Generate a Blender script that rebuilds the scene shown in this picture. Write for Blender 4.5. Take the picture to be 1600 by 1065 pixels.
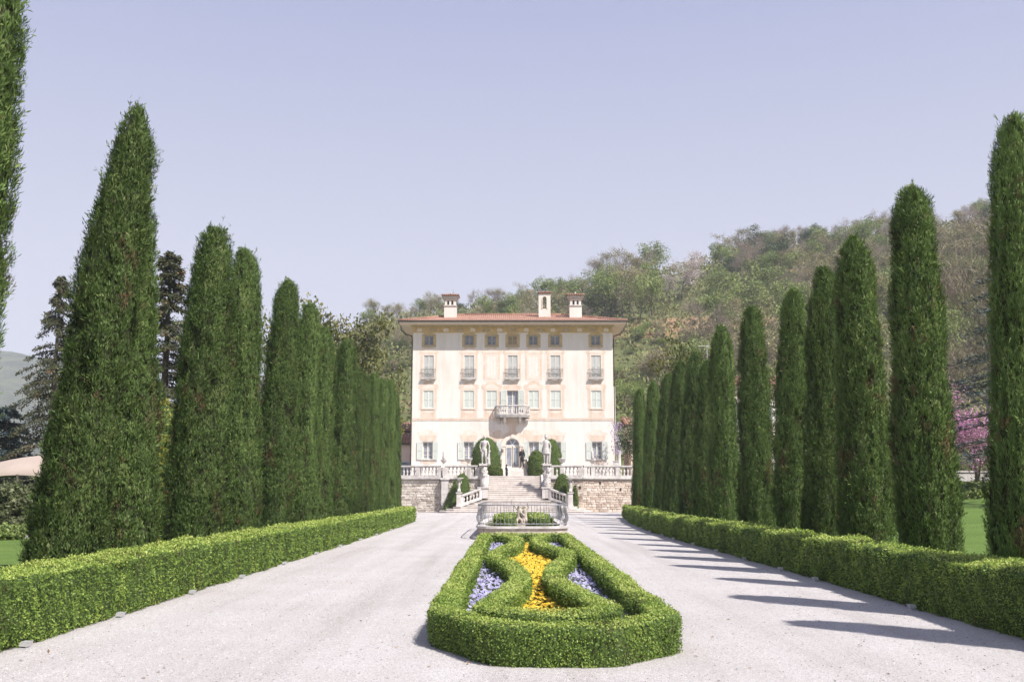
import bpy, bmesh, math, random
import numpy as np
from mathutils import Vector, Matrix

# ------------------------------------------------------------------ scene, camera, sky, sun, exposure
for o in list(bpy.data.objects):
    bpy.data.objects.remove(o)
SC = bpy.context.scene
COL = SC.collection
R = math.radians
FPX, CXP, CYP = 1556.0, 800.0, 532.5          # the photograph is 1600 x 1065
PITCH = math.atan((768 - 532.5) / FPX)        # eye level lies at row 768
EYE = 1.6

cam_d = bpy.data.cameras.new('camera')
cam = bpy.data.objects.new('camera', cam_d)
COL.objects.link(cam)
cam_d.sensor_width = 36.0
cam_d.lens = 36.0 * FPX / 1600.0
cam_d.clip_end = 9000
cam_d.clip_start = 0.05
cam.location = (0, 0, EYE)
cam.rotation_euler = (R(90) + PITCH, 0, 0)
SC.camera = cam

SUN_EL, SUN_AZ = R(53), R(-44)                # azimuth measured from +X; the sun stands behind the camera to the right
sdir = Vector((math.cos(SUN_EL) * math.cos(SUN_AZ), math.cos(SUN_EL) * math.sin(SUN_AZ), math.sin(SUN_EL)))
sun_d = bpy.data.lights.new('sun', 'SUN')
sun_d.energy = 4.7
sun_d.angle = R(0.53)
sun_d.color = (1.0, 0.955, 0.90)
sun = bpy.data.objects.new('sun', sun_d)
COL.objects.link(sun)
sun.location = (40, -40, 80)
sun.rotation_euler = sdir.to_track_quat('Z', 'Y').to_euler()

W = bpy.data.worlds.new('World')
SC.world = W
W.use_nodes = True
nt = W.node_tree
for n in list(nt.nodes):
    nt.nodes.remove(n)
wo = nt.nodes.new('ShaderNodeOutputWorld')
bg = nt.nodes.new('ShaderNodeBackground')
bg.inputs['Strength'].default_value = 0.1
sky = nt.nodes.new('ShaderNodeTexSky')
sky.sky_type = 'NISHITA'
sky.sun_disc = False
sky.sun_elevation = SUN_EL
sky.sun_rotation = R(90) - SUN_AZ
sky.altitude = 300
sky.air_density = 1.0
sky.dust_density = 2.5
sky.ozone_density = 2.0
# thin spring haze over the whole sky: pale at the horizon, lavender higher up
tc = nt.nodes.new('ShaderNodeTexCoord')
sp = nt.nodes.new('ShaderNodeSeparateXYZ')
rp = nt.nodes.new('ShaderNodeValToRGB')
rp.color_ramp.elements[0].position = 0.0
rp.color_ramp.elements[0].color = (0.90, 0.875, 0.94, 1)
e = rp.color_ramp.elements.new(0.22)
e.color = (0.785, 0.77, 0.895, 1)
rp.color_ramp.elements[2].position = 0.48
rp.color_ramp.elements[2].color = (0.47, 0.505, 0.775, 1)
sc_ = nt.nodes.new('ShaderNodeVectorMath')
sc_.operation = 'SCALE'
sc_.inputs['Scale'].default_value = 5.1
mx = nt.nodes.new('ShaderNodeMix')
mx.data_type = 'RGBA'
mx.inputs['Factor'].default_value = 0.85
nt.links.new(tc.outputs['Generated'], sp.inputs[0])
nt.links.new(sp.outputs['Z'], rp.inputs[0])
nt.links.new(rp.outputs[0], sc_.inputs[0])
nt.links.new(sky.outputs[0], mx.inputs['A'])
nt.links.new(sc_.outputs[0], mx.inputs['B'])
nt.links.new(mx.outputs['Result'], bg.inputs['Color'])
nt.links.new(bg.outputs[0], wo.inputs[0])

SC.view_settings.view_transform = 'Standard'
SC.view_settings.look = 'None'
SC.view_settings.exposure = 0.85
SC.view_settings.gamma = 1.0
SC.view_settings.use_curve_mapping = False
SC.render.engine = 'CYCLES'
cy = SC.cycles
cy.use_denoising = True
cy.max_bounces = 6
cy.diffuse_bounces = 3
cy.glossy_bounces = 2
cy.transmission_bounces = 4
cy.transparent_max_bounces = 8
cy.volume_bounces = 0
cy.caustics_reflective = False
cy.caustics_refractive = False
cy.use_adaptive_sampling = True
cy.adaptive_threshold = 0.02

# ------------------------------------------------------------------ helpers
rnd = random.Random(7)
NR = np.random.default_rng(11)


def at(px, py, Y):
    """a point of the photograph placed at its real distance Y from the camera"""
    cp, sp_ = math.cos(PITCH), math.sin(PITCH)
    v = (CYP - py) / FPX
    t = Y / (cp - v * sp_)
    return ((px - CXP) / FPX * t, Y, EYE + t * (sp_ + v * cp))


def tag(o, label=None, cat=None, group=None, kind=None):
    if label:
        o['label'] = label
    if cat:
        o['category'] = cat
    if group:
        o['group'] = group
    if kind:
        o['kind'] = kind
    return o


def empty(name, loc=(0, 0, 0), rz=0, label=None, cat=None, group=None):
    o = bpy.data.objects.new(name, None)
    COL.objects.link(o)
    o.empty_display_size = 0.2
    o.location = loc
    o.rotation_euler = (0, 0, rz)
    return tag(o, label, cat, group)


def link(name, me, parent=None, loc=(0, 0, 0), rot=(0, 0, 0), scale=(1, 1, 1)):
    o = bpy.data.objects.new(name, me)
    COL.objects.link(o)
    o.parent = parent
    o.location = loc
    o.rotation_euler = rot
    o.scale = scale
    return o


def copy_tree(o, parent=None):
    c = o.copy()
    COL.objects.link(c)
    c.parent = parent
    for ch in o.children:
        copy_tree(ch, c)
    return c


ORD = ['first', 'second', 'third', 'fourth', 'fifth', 'sixth', 'seventh', 'eighth', 'ninth', 'tenth', 'eleventh', 'twelfth',
       'thirteenth', 'fourteenth', 'fifteenth', 'sixteenth', 'seventeenth', 'eighteenth', 'nineteenth', 'twentieth']


class MB:
    def __init__(s):
        s.v, s.f, s.m = [], [], []

    def add(s, V, F, m=0):
        n = len(s.v)
        s.v.extend([tuple(p) for p in V])
        for f in F:
            s.f.append(tuple(i + n for i in f))
            s.m.append(m)
        return s

    def box(s, x0, x1, y0, y1, z0, z1, m=0, bev=0):
        V = [(x0, y0, z0), (x1, y0, z0), (x1, y1, z0), (x0, y1, z0), (x0, y0, z1), (x1, y0, z1), (x1, y1, z1), (x0, y1, z1)]
        return s.add(V, [(0, 3, 2, 1), (4, 5, 6, 7), (0, 1, 5, 4), (1, 2, 6, 5), (2, 3, 7, 6), (3, 0, 4, 7)], m)

    def prism(s, poly, a0, a1, axis='z', m=0):
        """poly: list of 2D points; extruded along an axis ('z': xy poly, 'y': xz poly, 'x': yz poly)"""
        n = len(poly)
        V = []
        for a in (a0, a1):
            for (p, q) in poly:
                V.append((p, q, a) if axis == 'z' else (p, a, q) if axis == 'y' else (a, p, q))
        F = [tuple(range(n))[::-1], tuple(range(n, 2 * n))]
        for i in range(n):
            j = (i + 1) % n
            F.append((i, j, n + j, n + i))
        return s.add(V, F, m)

    def lathe(s, prof, n=12, c=(0, 0, 0), m=0, caps=True):
        V, F = [], []
        for (r, z) in prof:
            for k in range(n):
                a = 2 * math.pi * k / n
                V.append((c[0] + r * math.cos(a), c[1] + r * math.sin(a), c[2] + z))
        for i in range(len(prof) - 1):
            for k in range(n):
                k2 = (k + 1) % n
                F.append((i * n + k, i * n + k2, (i + 1) * n + k2, (i + 1) * n + k))
        if caps:
            F.append(tuple(range(n))[::-1])
            F.append(tuple(range((len(prof) - 1) * n, len(prof) * n)))
        return s.add(V, F, m)

    def tube(s, pts, rad, n=6, m=0, closed=False):
        pts = [Vector(p) for p in pts]
        N = len(pts)
        if not hasattr(rad, '__len__'):
            rad = [rad] * N
        V, F = [], []
        for i, p in enumerate(pts):
            a = pts[(i - 1) % N] if (i > 0 or closed) else p
            b = pts[(i + 1) % N] if (i < N - 1 or closed) else p
            t = (b - a)
            t = t.normalized() if t.length > 1e-9 else Vector((0, 0, 1))
            ref = Vector((0, 0, 1)) if abs(t.z) < 0.9 else Vector((1, 0, 0))
            u = t.cross(ref).normalized()
            w = u.cross(t)
            for k in range(n):
                an = 2 * math.pi * k / n
                V.append(p + (u * math.cos(an) + w * math.sin(an)) * rad[i])
        for i in range(N if closed else N - 1):
            i2 = (i + 1) % N
            for k in range(n):
                k2 = (k + 1) % n
                F.append((i * n + k, i * n + k2, i2 * n + k2, i2 * n + k))
        if not closed:
            F.append(tuple(range(n))[::-1])
            F.append(tuple(range((N - 1) * n, N * n)))
        return s.add(V, F, m)

    def mesh(s, name, mats, smooth=False):
        me = bpy.data.meshes.new(name)
        me.from_pydata(s.v, [], s.f)
        if not isinstance(mats, (list, tuple)):
            mats = [mats]
        for m in mats:
            me.materials.append(m)
        if len(mats) > 1:
            me.polygons.foreach_set('material_index', s.m)
        if smooth:
            me.polygons.foreach_set('use_smooth', [True] * len(me.polygons))
        me.update()
        return me

    def build(s, name, mats, parent=None, smooth=False, **k):
        return link(name, s.mesh(name, mats, smooth), parent, **k)


def np_mesh(name, V, nper, mats, tint=None, smooth=False, core=None):
    """V: (n*nper,3) vertices of n separate polygons with nper corners each; optional core (verts, quads) with material 1"""
    V = np.asarray(V, np.float32)
    nq = len(V) // nper
    F = np.arange(nq * nper, dtype=np.int32)
    starts = np.arange(nq, dtype=np.int32) * nper
    tot = np.full(nq, nper, np.int32)
    mi = np.zeros(nq, np.int32)
    if core is not None:
        cv, cf = core
        cv = np.asarray(cv, np.float32)
        cf = np.asarray(cf, np.int32)
        F = np.concatenate([F, (cf + len(V)).ravel()])
        starts = np.concatenate([starts, nq * nper + np.arange(len(cf), dtype=np.int32) * cf.shape[1]])
        tot = np.concatenate([tot, np.full(len(cf), cf.shape[1], np.int32)])
        mi = np.concatenate([mi, np.ones(len(cf), np.int32)])
        V = np.concatenate([V, cv])
        if tint is not None:
            tint = np.concatenate([tint, np.full(len(cf), 0.3, np.float32)])
    me = bpy.data.meshes.new(name)
    me.vertices.add(len(V))
    me.vertices.foreach_set('co', V.ravel())
    me.loops.add(len(F))
    me.loops.foreach_set('vertex_index', F.astype(np.int32))
    me.polygons.add(len(starts))
    me.polygons.foreach_set('loop_start', starts.astype(np.int32))
    me.polygons.foreach_set('loop_total', tot.astype(np.int32))
    for m in (mats if isinstance(mats, (list, tuple)) else [mats]):
        me.materials.append(m)
    me.polygons.foreach_set('material_index', mi)
    me.update(calc_edges=True)
    if tint is not None:
        a = me.attributes.new('tint', 'FLOAT', 'FACE')
        a.data.foreach_set('value', np.clip(tint, 0, 1).astype(np.float32))
    return me


def unit(A):
    return A / np.maximum(np.linalg.norm(A, axis=1, keepdims=True), 1e-9)


def sn(P, scale, seed, k=9):
    """cheap smooth noise, roughly -1..1"""
    g = np.random.default_rng(seed)
    D = unit(g.normal(size=(k, 3))) * (2 * np.pi / scale) * g.uniform(0.6, 1.5, (k, 1))
    ph = g.uniform(0, 6.28, k)
    return np.sin(P @ D.T + ph).sum(1) / math.sqrt(k) * 0.75


def kites(P, D, L, Wd, g, up=None):
    """leaf blades: base P, direction D, length L, width Wd -> (n*4,3)"""
    n = len(P)
    D = unit(D)
    S = np.cross(D, g.normal(size=(n, 3)) if up is None else up)
    S = unit(S)
    L = np.broadcast_to(np.asarray(L, float), (n,))[:, None]
    Wd = np.broadcast_to(np.asarray(Wd, float), (n,))[:, None]
    N = np.cross(S, D)
    a = P
    b = P + D * L * 0.5 + S * Wd * 0.5 + N * L * 0.06
    c = P + D * L
    d = P + D * L * 0.5 - S * Wd * 0.5 + N * L * 0.06
    return np.stack([a, b, c, d], 1).reshape(-1, 3)


# ------------------------------------------------------------------ materials
def mat(name, rough=0.85, spec=0.3):
    m = bpy.data.materials.new(name)
    m.use_nodes = True
    b = m.node_tree.nodes['Principled BSDF']
    b.inputs['Roughness'].default_value = rough
    b.inputs['Specular IOR Level'].default_value = spec
    return m, m.node_tree, b


def nd(t, typ, **kw):
    n = t.nodes.new(typ)
    for k, v in kw.items():
        if k in n.inputs:
            n.inputs[k].default_value = v
        else:
            setattr(n, k, v)
    return n


def ramp(t, stops):
    r = t.nodes.new('ShaderNodeValToRGB')
    el = r.color_ramp.elements
    while len(el) < len(stops):
        el.new(0.5)
    for e_, (p, c) in zip(el, stops):
        e_.position = p
        e_.color = (*c, 1)
    return r


def noisy(name, c1, c2, scale=3.0, detail=6, rough=0.85, bump=0.0, bscale=None, c3=None, spec=0.3, metal=0.0, stretch=None, lo=0.3, hi=0.7):
    m, t, b = mat(name, rough, spec)
    b.inputs['Metallic'].default_value = metal
    co = nd(t, 'ShaderNodeTexCoord')
    src = co.outputs['Object']
    if stretch:
        mp = nd(t, 'ShaderNodeMapping')
        mp.inputs['Scale'].default_value = stretch
        t.links.new(src, mp.inputs[0])
        src = mp.outputs[0]
    n = nd(t, 'ShaderNodeTexNoise', Scale=scale, Detail=detail, Roughness=0.65)
    t.links.new(src, n.inputs['Vector'])
    st = [(lo, c1), (hi, c2)] if c3 is None else [(lo, c1), ((lo + hi) / 2, c3), (hi, c2)]
    r = ramp(t, st)
    t.links.new(n.outputs['Fac'], r.inputs[0])
    t.links.new(r.outputs[0], b.inputs['Base Color'])
    if bump:
        n2 = nd(t, 'ShaderNodeTexNoise', Scale=bscale or scale * 6, Detail=5, Roughness=0.7)
        t.links.new(src, n2.inputs['Vector'])
        bp = nd(t, 'ShaderNodeBump', Strength=bump, Distance=0.02)
        t.links.new(n2.outputs['Fac'], bp.inputs['Height'])
        t.links.new(bp.outputs[0], b.inputs['Normal'])
    return m


def leafmat(name, stops, trans=0.25, rough=0.55, spec=0.25, var=0.12):
    """foliage: colour picked by the leaf's own random tint; part of the light passes through"""
    m, t, b = mat(name, rough, spec)
    at_ = nd(t, 'ShaderNodeAttribute', attribute_name='tint')
    r = ramp(t, stops)
    t.links.new(at_.outputs['Fac'], r.inputs[0])
    col = r.outputs[0]
    oi = nd(t, 'ShaderNodeObjectInfo')
    hs = nd(t, 'ShaderNodeHueSaturation')
    mr = nd(t, 'ShaderNodeMapRange')
    mr.inputs['To Min'].default_value = 1 - var
    mr.inputs['To Max'].default_value = 1 + var
    t.links.new(oi.outputs['Random'], mr.inputs[0])
    t.links.new(mr.outputs[0], hs.inputs['Value'])
    t.links.new(col, hs.inputs['Color'])
    col = hs.outputs[0]
    t.links.new(col, b.inputs['Base Color'])
    if trans > 0:
        tr = nd(t, 'ShaderNodeBsdfTranslucent')
        t.links.new(col, tr.inputs['Color'])
        ms = nd(t, 'ShaderNodeMixShader')
        ms.inputs[0].default_value = trans
        out = t.nodes['Material Output']
        t.links.new(b.outputs[0], ms.inputs[1])
        t.links.new(tr.outputs[0], ms.inputs[2])
        t.links.new(ms.outputs[0], out.inputs[0])
    return m


M = {}
M['cypress'] = leafmat('cypress_foliage', [(0.0, (0.20, 0.125, 0.07)), (0.10, (0.085, 0.095, 0.036)), (0.3, (0.085, 0.134, 0.038)),
                                           (0.6, (0.135, 0.205, 0.056)), (0.88, (0.215, 0.275, 0.09)), (1.0, (0.28, 0.29, 0.13))], 0.18, 0.6, 0.2, 0.2)
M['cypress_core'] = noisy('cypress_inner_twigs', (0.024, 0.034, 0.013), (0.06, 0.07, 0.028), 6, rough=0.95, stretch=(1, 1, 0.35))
M['box'] = leafmat('boxwood_leaves', [(0.0, (0.13, 0.10, 0.045)), (0.12, (0.095, 0.14, 0.034)), (0.45, (0.165, 0.26, 0.048)),
                                      (0.8, (0.315, 0.405, 0.08)), (1.0, (0.45, 0.51, 0.14))], 0.3, 0.5, 0.3, 0.05)
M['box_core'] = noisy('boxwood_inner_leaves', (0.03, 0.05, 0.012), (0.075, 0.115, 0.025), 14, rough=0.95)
M['topiary'] = leafmat('topiary_leaves', [(0.0, (0.07, 0.08, 0.03)), (0.4, (0.10, 0.145, 0.035)), (1.0, (0.19, 0.23, 0.06))], 0.2)
M['magnolia'] = leafmat('magnolia_leaves', [(0.0, (0.05, 0.06, 0.018)), (0.5, (0.11, 0.12, 0.03)), (0.85, (0.20, 0.18, 0.05)), (1.0, (0.26, 0.22, 0.08))], 0.2, 0.5, 0.25)
M['spruce'] = leafmat('spruce_needles', [(0.0, (0.13, 0.085, 0.045)), (0.3, (0.05, 0.058, 0.03)), (0.7, (0.06, 0.075, 0.035)), (0.9, (0.12, 0.10, 0.05)), (1.0, (0.24, 0.14, 0.075))], 0.1)
M['bluespruce'] = leafmat('blue_spruce_needles', [(0.0, (0.03, 0.05, 0.045)), (0.6, (0.085, 0.12, 0.12)), (1.0, (0.17, 0.21, 0.21))], 0.1)
M['cedar'] = leafmat('cedar_needles', [(0.0, (0.025, 0.04, 0.038)), (0.6, (0.06, 0.085, 0.085)), (1.0, (0.12, 0.15, 0.15))], 0.1)
M['redbud'] = leafmat('redbud_blossom', [(0.0, (0.36, 0.13, 0.28)), (0.5, (0.58, 0.26, 0.47)), (1.0, (0.74, 0.45, 0.65))], 0.3)
M['shrub'] = leafmat('shrub_leaves', [(0.0, (0.07, 0.08, 0.04)), (0.6, (0.14, 0.16, 0.075)), (1.0, (0.25, 0.26, 0.14))], 0.25)
M['yellowshrub'] = leafmat('yellow_green_shrub_leaves', [(0.0, (0.10, 0.11, 0.02)), (0.6, (0.25, 0.24, 0.04)), (1.0, (0.4, 0.36, 0.07))], 0.3)
M['fresh'] = leafmat('fresh_spring_leaves', [(0.0, (0.09, 0.12, 0.04)), (0.5, (0.20, 0.255, 0.07)), (1.0, (0.32, 0.36, 0.12))], 0.25)
M['bud'] = leafmat('budding_leaves', [(0.0, (0.15, 0.13, 0.065)), (0.5, (0.28, 0.265, 0.11)), (1.0, (0.40, 0.375, 0.17))], 0.25)
M['dkgreen'] = leafmat('evergreen_leaves', [(0.0, (0.04, 0.06, 0.028)), (0.6, (0.08, 0.12, 0.05)), (1.0, (0.14, 0.18, 0.075))], 0.15)
M['pine'] = leafmat('pine_needles', [(0.0, (0.025, 0.042, 0.03)), (0.6, (0.05, 0.075, 0.05)), (1.0, (0.095, 0.125, 0.08))], 0.1)
M['twig'] = leafmat('bare_twigs', [(0.0, (0.16, 0.12, 0.09)), (0.6, (0.29, 0.235, 0.185)), (1.0, (0.40, 0.34, 0.28))], 0.0, 0.9, 0.1)
M['blossom'] = leafmat('white_blossom', [(0.0, (0.35, 0.28, 0.25)), (0.6, (0.60, 0.52, 0.50)), (1.0, (0.75, 0.68, 0.68))], 0.3)
M['wood_stuff'] = leafmat('undergrowth_leaves', [(0.0, (0.20, 0.15, 0.10)), (0.35, (0.19, 0.175, 0.08)), (0.7, (0.19, 0.23, 0.07)), (1.0, (0.30, 0.33, 0.11))], 0.2, 0.7)
M['wisteria'] = leafmat('wisteria_blossom', [(0.0, (0.32, 0.27, 0.38)), (1.0, (0.52, 0.46, 0.58))], 0.3)
M['yellow'] = leafmat('yellow_petals', [(0.0, (0.58, 0.33, 0.02)), (0.5, (0.76, 0.51, 0.04)), (1.0, (0.86, 0.67, 0.12))], 0.25)
M['violet'] = leafmat('violet_petals', [(0.0, (0.22, 0.19, 0.40)), (0.5, (0.40, 0.38, 0.60)), (1.0, (0.62, 0.60, 0.76))], 0.25)
M['pansyleaf'] = leafmat('pansy_leaves', [(0.0, (0.05, 0.08, 0.02)), (1.0, (0.13, 0.19, 0.05))], 0.2)
M['bark'] = noisy('bark', (0.07, 0.055, 0.042), (0.17, 0.14, 0.11), 6, bump=0.5, stretch=(3, 3, 0.6))
M['graybark'] = noisy('grey_bark', (0.11, 0.095, 0.08), (0.24, 0.21, 0.18), 5, bump=0.3, stretch=(3, 3, 0.6))
M['soil'] = noisy('bed_soil', (0.06, 0.04, 0.028), (0.14, 0.10, 0.07), 9, bump=0.8)
M['stone'] = noisy('pale_limestone', (0.45, 0.41, 0.385), (0.64, 0.61, 0.585), 2.2, c3=(0.58, 0.545, 0.52), bump=0.25, bscale=14)
M['stair_stone'] = noisy('worn_stair_stone', (0.50, 0.45, 0.415), (0.72, 0.675, 0.64), 1.3, c3=(0.65, 0.60, 0.56), bump=0.2, bscale=12, stretch=(0.5, 1, 4))
M['old_stone'] = noisy('weathered_figure_stone', (0.30, 0.25, 0.21), (0.60, 0.52, 0.45), 4, bump=0.4, bscale=20)
M['statue'] = noisy('statue_stone', (0.38, 0.355, 0.34), (0.62, 0.59, 0.57), 2.6, bump=0.2, bscale=16, stretch=(1, 1, 0.5))
M['wall'] = noisy('cream_plaster', (0.655, 0.59, 0.53), (0.755, 0.705, 0.66), 0.35, c3=(0.73, 0.675, 0.625), bump=0.1, bscale=3, rough=0.92, stretch=(1, 1, 0.45))
M['peach'] = noisy('faded_peach_fresco', (0.61, 0.47, 0.37), (0.72, 0.63, 0.545), 1.6, c3=(0.67, 0.54, 0.44), rough=0.92)
M['peach2'] = noisy('faded_rose_fresco', (0.65, 0.53, 0.46), (0.75, 0.67, 0.60), 2.5, c3=(0.71, 0.61, 0.53), rough=0.92)
M['ochre'] = noisy('ochre_fresco', (0.46, 0.32, 0.15), (0.62, 0.49, 0.30), 2.2, c3=(0.55, 0.40, 0.20), rough=0.92)
M['pale_rose'] = noisy('pale_rose_fresco', (0.70, 0.62, 0.565), (0.76, 0.69, 0.64), 2.0, rough=0.92)
M['ochre2'] = noisy('brown_fresco', (0.34, 0.25, 0.14), (0.56, 0.46, 0.32), 5, rough=0.92)
M['shutter'] = noisy('pale_green_shutter_paint', (0.60, 0.635, 0.575), (0.68, 0.71, 0.655), 2, rough=0.6)
M['shutter_grey'] = noisy('grey_shutter_paint', (0.50, 0.50, 0.48), (0.62, 0.61, 0.58), 2, rough=0.6)
M['frame'] = noisy('cream_window_paint', (0.62, 0.57, 0.48), (0.72, 0.68, 0.6), 3, rough=0.5)
M['soffit'] = noisy('eave_boards', (0.62, 0.50, 0.37), (0.74, 0.63, 0.49), 1.5, rough=0.85, stretch=(0.4, 3, 1))
M['gutter'] = noisy('dark_copper_gutter', (0.05, 0.038, 0.03), (0.10, 0.075, 0.06), 4, rough=0.5, metal=0.4)
M['tile'] = noisy('terracotta_tiles', (0.20, 0.105, 0.078), (0.38, 0.235, 0.175), 2.2, detail=9, c3=(0.285, 0.155, 0.11), rough=0.9)
M['iron'] = noisy('grey_wrought_iron', (0.20, 0.195, 0.21), (0.34, 0.335, 0.35), 8, rough=0.55, metal=0.3)
M['darkiron'] = noisy('dark_wrought_iron', (0.14, 0.13, 0.12), (0.28, 0.26, 0.25), 8, rough=0.6, metal=0.3)
M['lamp'] = noisy('brushed_grey_lamp_housing', (0.55, 0.55, 0.56), (0.70, 0.70, 0.71), 20, rough=0.4, metal=0.5)
M['canvas'] = noisy('beige_canvas', (0.33, 0.265, 0.225), (0.38, 0.31, 0.265), 1, rough=0.9)
M['near_black'] = noisy('near_black_fill', (0.02, 0.02, 0.02), (0.05, 0.045, 0.04), 5, rough=0.95)  # plain near-black, for the flue plates and drain spouts
M['bronze'] = noisy('bronze_bell', (0.10, 0.075, 0.04), (0.2, 0.16, 0.1), 5, rough=0.45, metal=0.7)
M['skin'] = noisy('skin', (0.52, 0.33, 0.25), (0.58, 0.38, 0.29), 3, rough=0.6)
M['hair'] = noisy('dark_hair', (0.02, 0.014, 0.01), (0.05, 0.035, 0.025), 30, rough=0.6)
M['suit'] = noisy('black_cloth', (0.018, 0.018, 0.02), (0.04, 0.04, 0.042), 8, rough=0.85)
M['white_cloth'] = noisy('white_cloth', (0.70, 0.69, 0.68), (0.80, 0.79, 0.78), 5, rough=0.85)
M['hwall'] = noisy('house_plaster_pink', (0.60, 0.46, 0.38), (0.72, 0.58, 0.48), 0.8, rough=0.92)
M['hwall2'] = noisy('house_plaster_white', (0.62, 0.58, 0.54), (0.74, 0.70, 0.66), 0.8, rough=0.92)
M['rock'] = noisy('garden_rocks', (0.20, 0.18, 0.16), (0.45, 0.41, 0.38), 3, bump=0.6)


def weathered(m, k=0.86):
    """faint vertical runs and blotches of old plaster, multiplied over the paint"""
    t = m.node_tree
    b = t.nodes['Principled BSDF']
    src = b.inputs['Base Color'].links[0].from_socket
    co = nd(t, 'ShaderNodeTexCoord')
    mp = nd(t, 'ShaderNodeMapping')
    mp.inputs['Scale'].default_value = (2.6, 2.6, 0.22)
    t.links.new(co.outputs['Object'], mp.inputs[0])
    n = nd(t, 'ShaderNodeTexNoise', Scale=1.0, Detail=7, Roughness=0.7)
    t.links.new(mp.outputs[0], n.inputs['Vector'])
    r = ramp(t, [(0.33, (k, k * 0.975, k * 0.95)), (0.56, (1.0, 1.0, 1.0))])
    t.links.new(n.outputs['Fac'], r.inputs[0])
    mm = nd(t, 'ShaderNodeMix', data_type='RGBA', blend_type='MULTIPLY')
    mm.inputs['Factor'].default_value = 1
    t.links.new(src, mm.inputs['A'])
    t.links.new(r.outputs[0], mm.inputs['B'])
    t.links.new(mm.outputs['Result'], b.inputs['Base Color'])


weathered(M['wall'], 0.91)
weathered(M['stone'], 0.66)
weathered(M['statue'], 0.62)
weathered(M['stair_stone'], 0.8)
weathered(M['peach'], 0.86)


def glassmat():
    m, t, b = mat('window_glass', 0.06, 0.9)
    n = nd(t, 'ShaderNodeTexNoise', Scale=1.3, Detail=2)
    co = nd(t, 'ShaderNodeTexCoord')
    t.links.new(co.outputs['Object'], n.inputs['Vector'])
    r = ramp(t, [(0.3, (0.17, 0.19, 0.23)), (0.7, (0.36, 0.385, 0.44))])
    t.links.new(n.outputs['Fac'], r.inputs[0])
    t.links.new(r.outputs[0], b.inputs['Base Color'])
    return m


M['glass'] = glassmat()


def gravelmat():
    m, t, b = mat('pale_gravel', 0.95, 0.15)
    co = nd(t, 'ShaderNodeTexCoord')
    v = nd(t, 'ShaderNodeTexVoronoi', Scale=110.0, Randomness=1.0)
    v2 = nd(t, 'ShaderNodeTexVoronoi', Scale=48.0, Randomness=1.0)
    n = nd(t, 'ShaderNodeTexNoise', Scale=0.5, Detail=6, Roughness=0.6)
    for q in (v, v2, n):
        t.links.new(co.outputs['Object'], q.inputs['Vector'])
    sp1 = nd(t, 'ShaderNodeSeparateColor')
    t.links.new(v.outputs['Color'], sp1.inputs[0])
    r1 = ramp(t, [(0.0, (0.285, 0.268, 0.265)), (0.15, (0.425, 0.405, 0.402)), (0.6, (0.535, 0.512, 0.508)), (1.0, (0.62, 0.595, 0.592))])
    t.links.new(sp1.outputs[0], r1.inputs[0])
    sp2 = nd(t, 'ShaderNodeSeparateColor')
    t.links.new(v2.outputs['Color'], sp2.inputs[0])
    r2 = ramp(t, [(0.0, (0.82, 0.81, 0.80)), (0.25, (0.98, 0.97, 0.96)), (1.0, (1.0, 1.0, 1.0))])
    t.links.new(sp2.outputs[1], r2.inputs[0])
    r3 = ramp(t, [(0.3, (0.90, 0.885, 0.875)), (0.65, (1.0, 1.0, 1.0))])
    t.links.new(n.outputs['Fac'], r3.inputs[0])
    m1 = nd(t, 'ShaderNodeMix', data_type='RGBA', blend_type='MULTIPLY')
    m2 = nd(t, 'ShaderNodeMix', data_type='RGBA', blend_type='MULTIPLY')
    for q in (m1, m2):
        q.inputs['Factor'].default_value = 1
    t.links.new(r1.outputs[0], m1.inputs['A'])
    t.links.new(r2.outputs[0], m1.inputs['B'])
    t.links.new(m1.outputs['Result'], m2.inputs['A'])
    t.links.new(r3.outputs[0], m2.inputs['B'])
    t.links.new(m2.outputs['Result'], b.inputs['Base Color'])
    mp = nd(t, 'ShaderNodeMapping')
    mp.inputs['Scale'].default_value = (1.3, 0.045, 1.0)
    t.links.new(co.outputs['Object'], mp.inputs[0])
    n4 = nd(t, 'ShaderNodeTexNoise', Scale=1.0, Detail=4, Roughness=0.6)
    t.links.new(mp.outputs[0], n4.inputs['Vector'])
    r4 = ramp(t, [(0.32, (0.83, 0.81, 0.80)), (0.48, (0.97, 0.965, 0.96)), (0.62, (1.03, 1.03, 1.03))])
    t.links.new(n4.outputs['Fac'], r4.inputs[0])
    m3 = nd(t, 'ShaderNodeMix', data_type='RGBA', blend_type='MULTIPLY')
    m3.inputs['Factor'].default_value = 1
    t.links.new(m2.outputs['Result'], m3.inputs['A'])
    t.links.new(r4.outputs[0], m3.inputs['B'])
    t.links.new(m3.outputs['Result'], b.inputs['Base Color'])
    bp = nd(t, 'ShaderNodeBump', Strength=0.8, Distance=0.012)
    t.links.new(v.outputs['Distance'], bp.inputs['Height'])
    bp.invert = True
    t.links.new(bp.outputs[0], b.inputs['Normal'])
    return m


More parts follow.
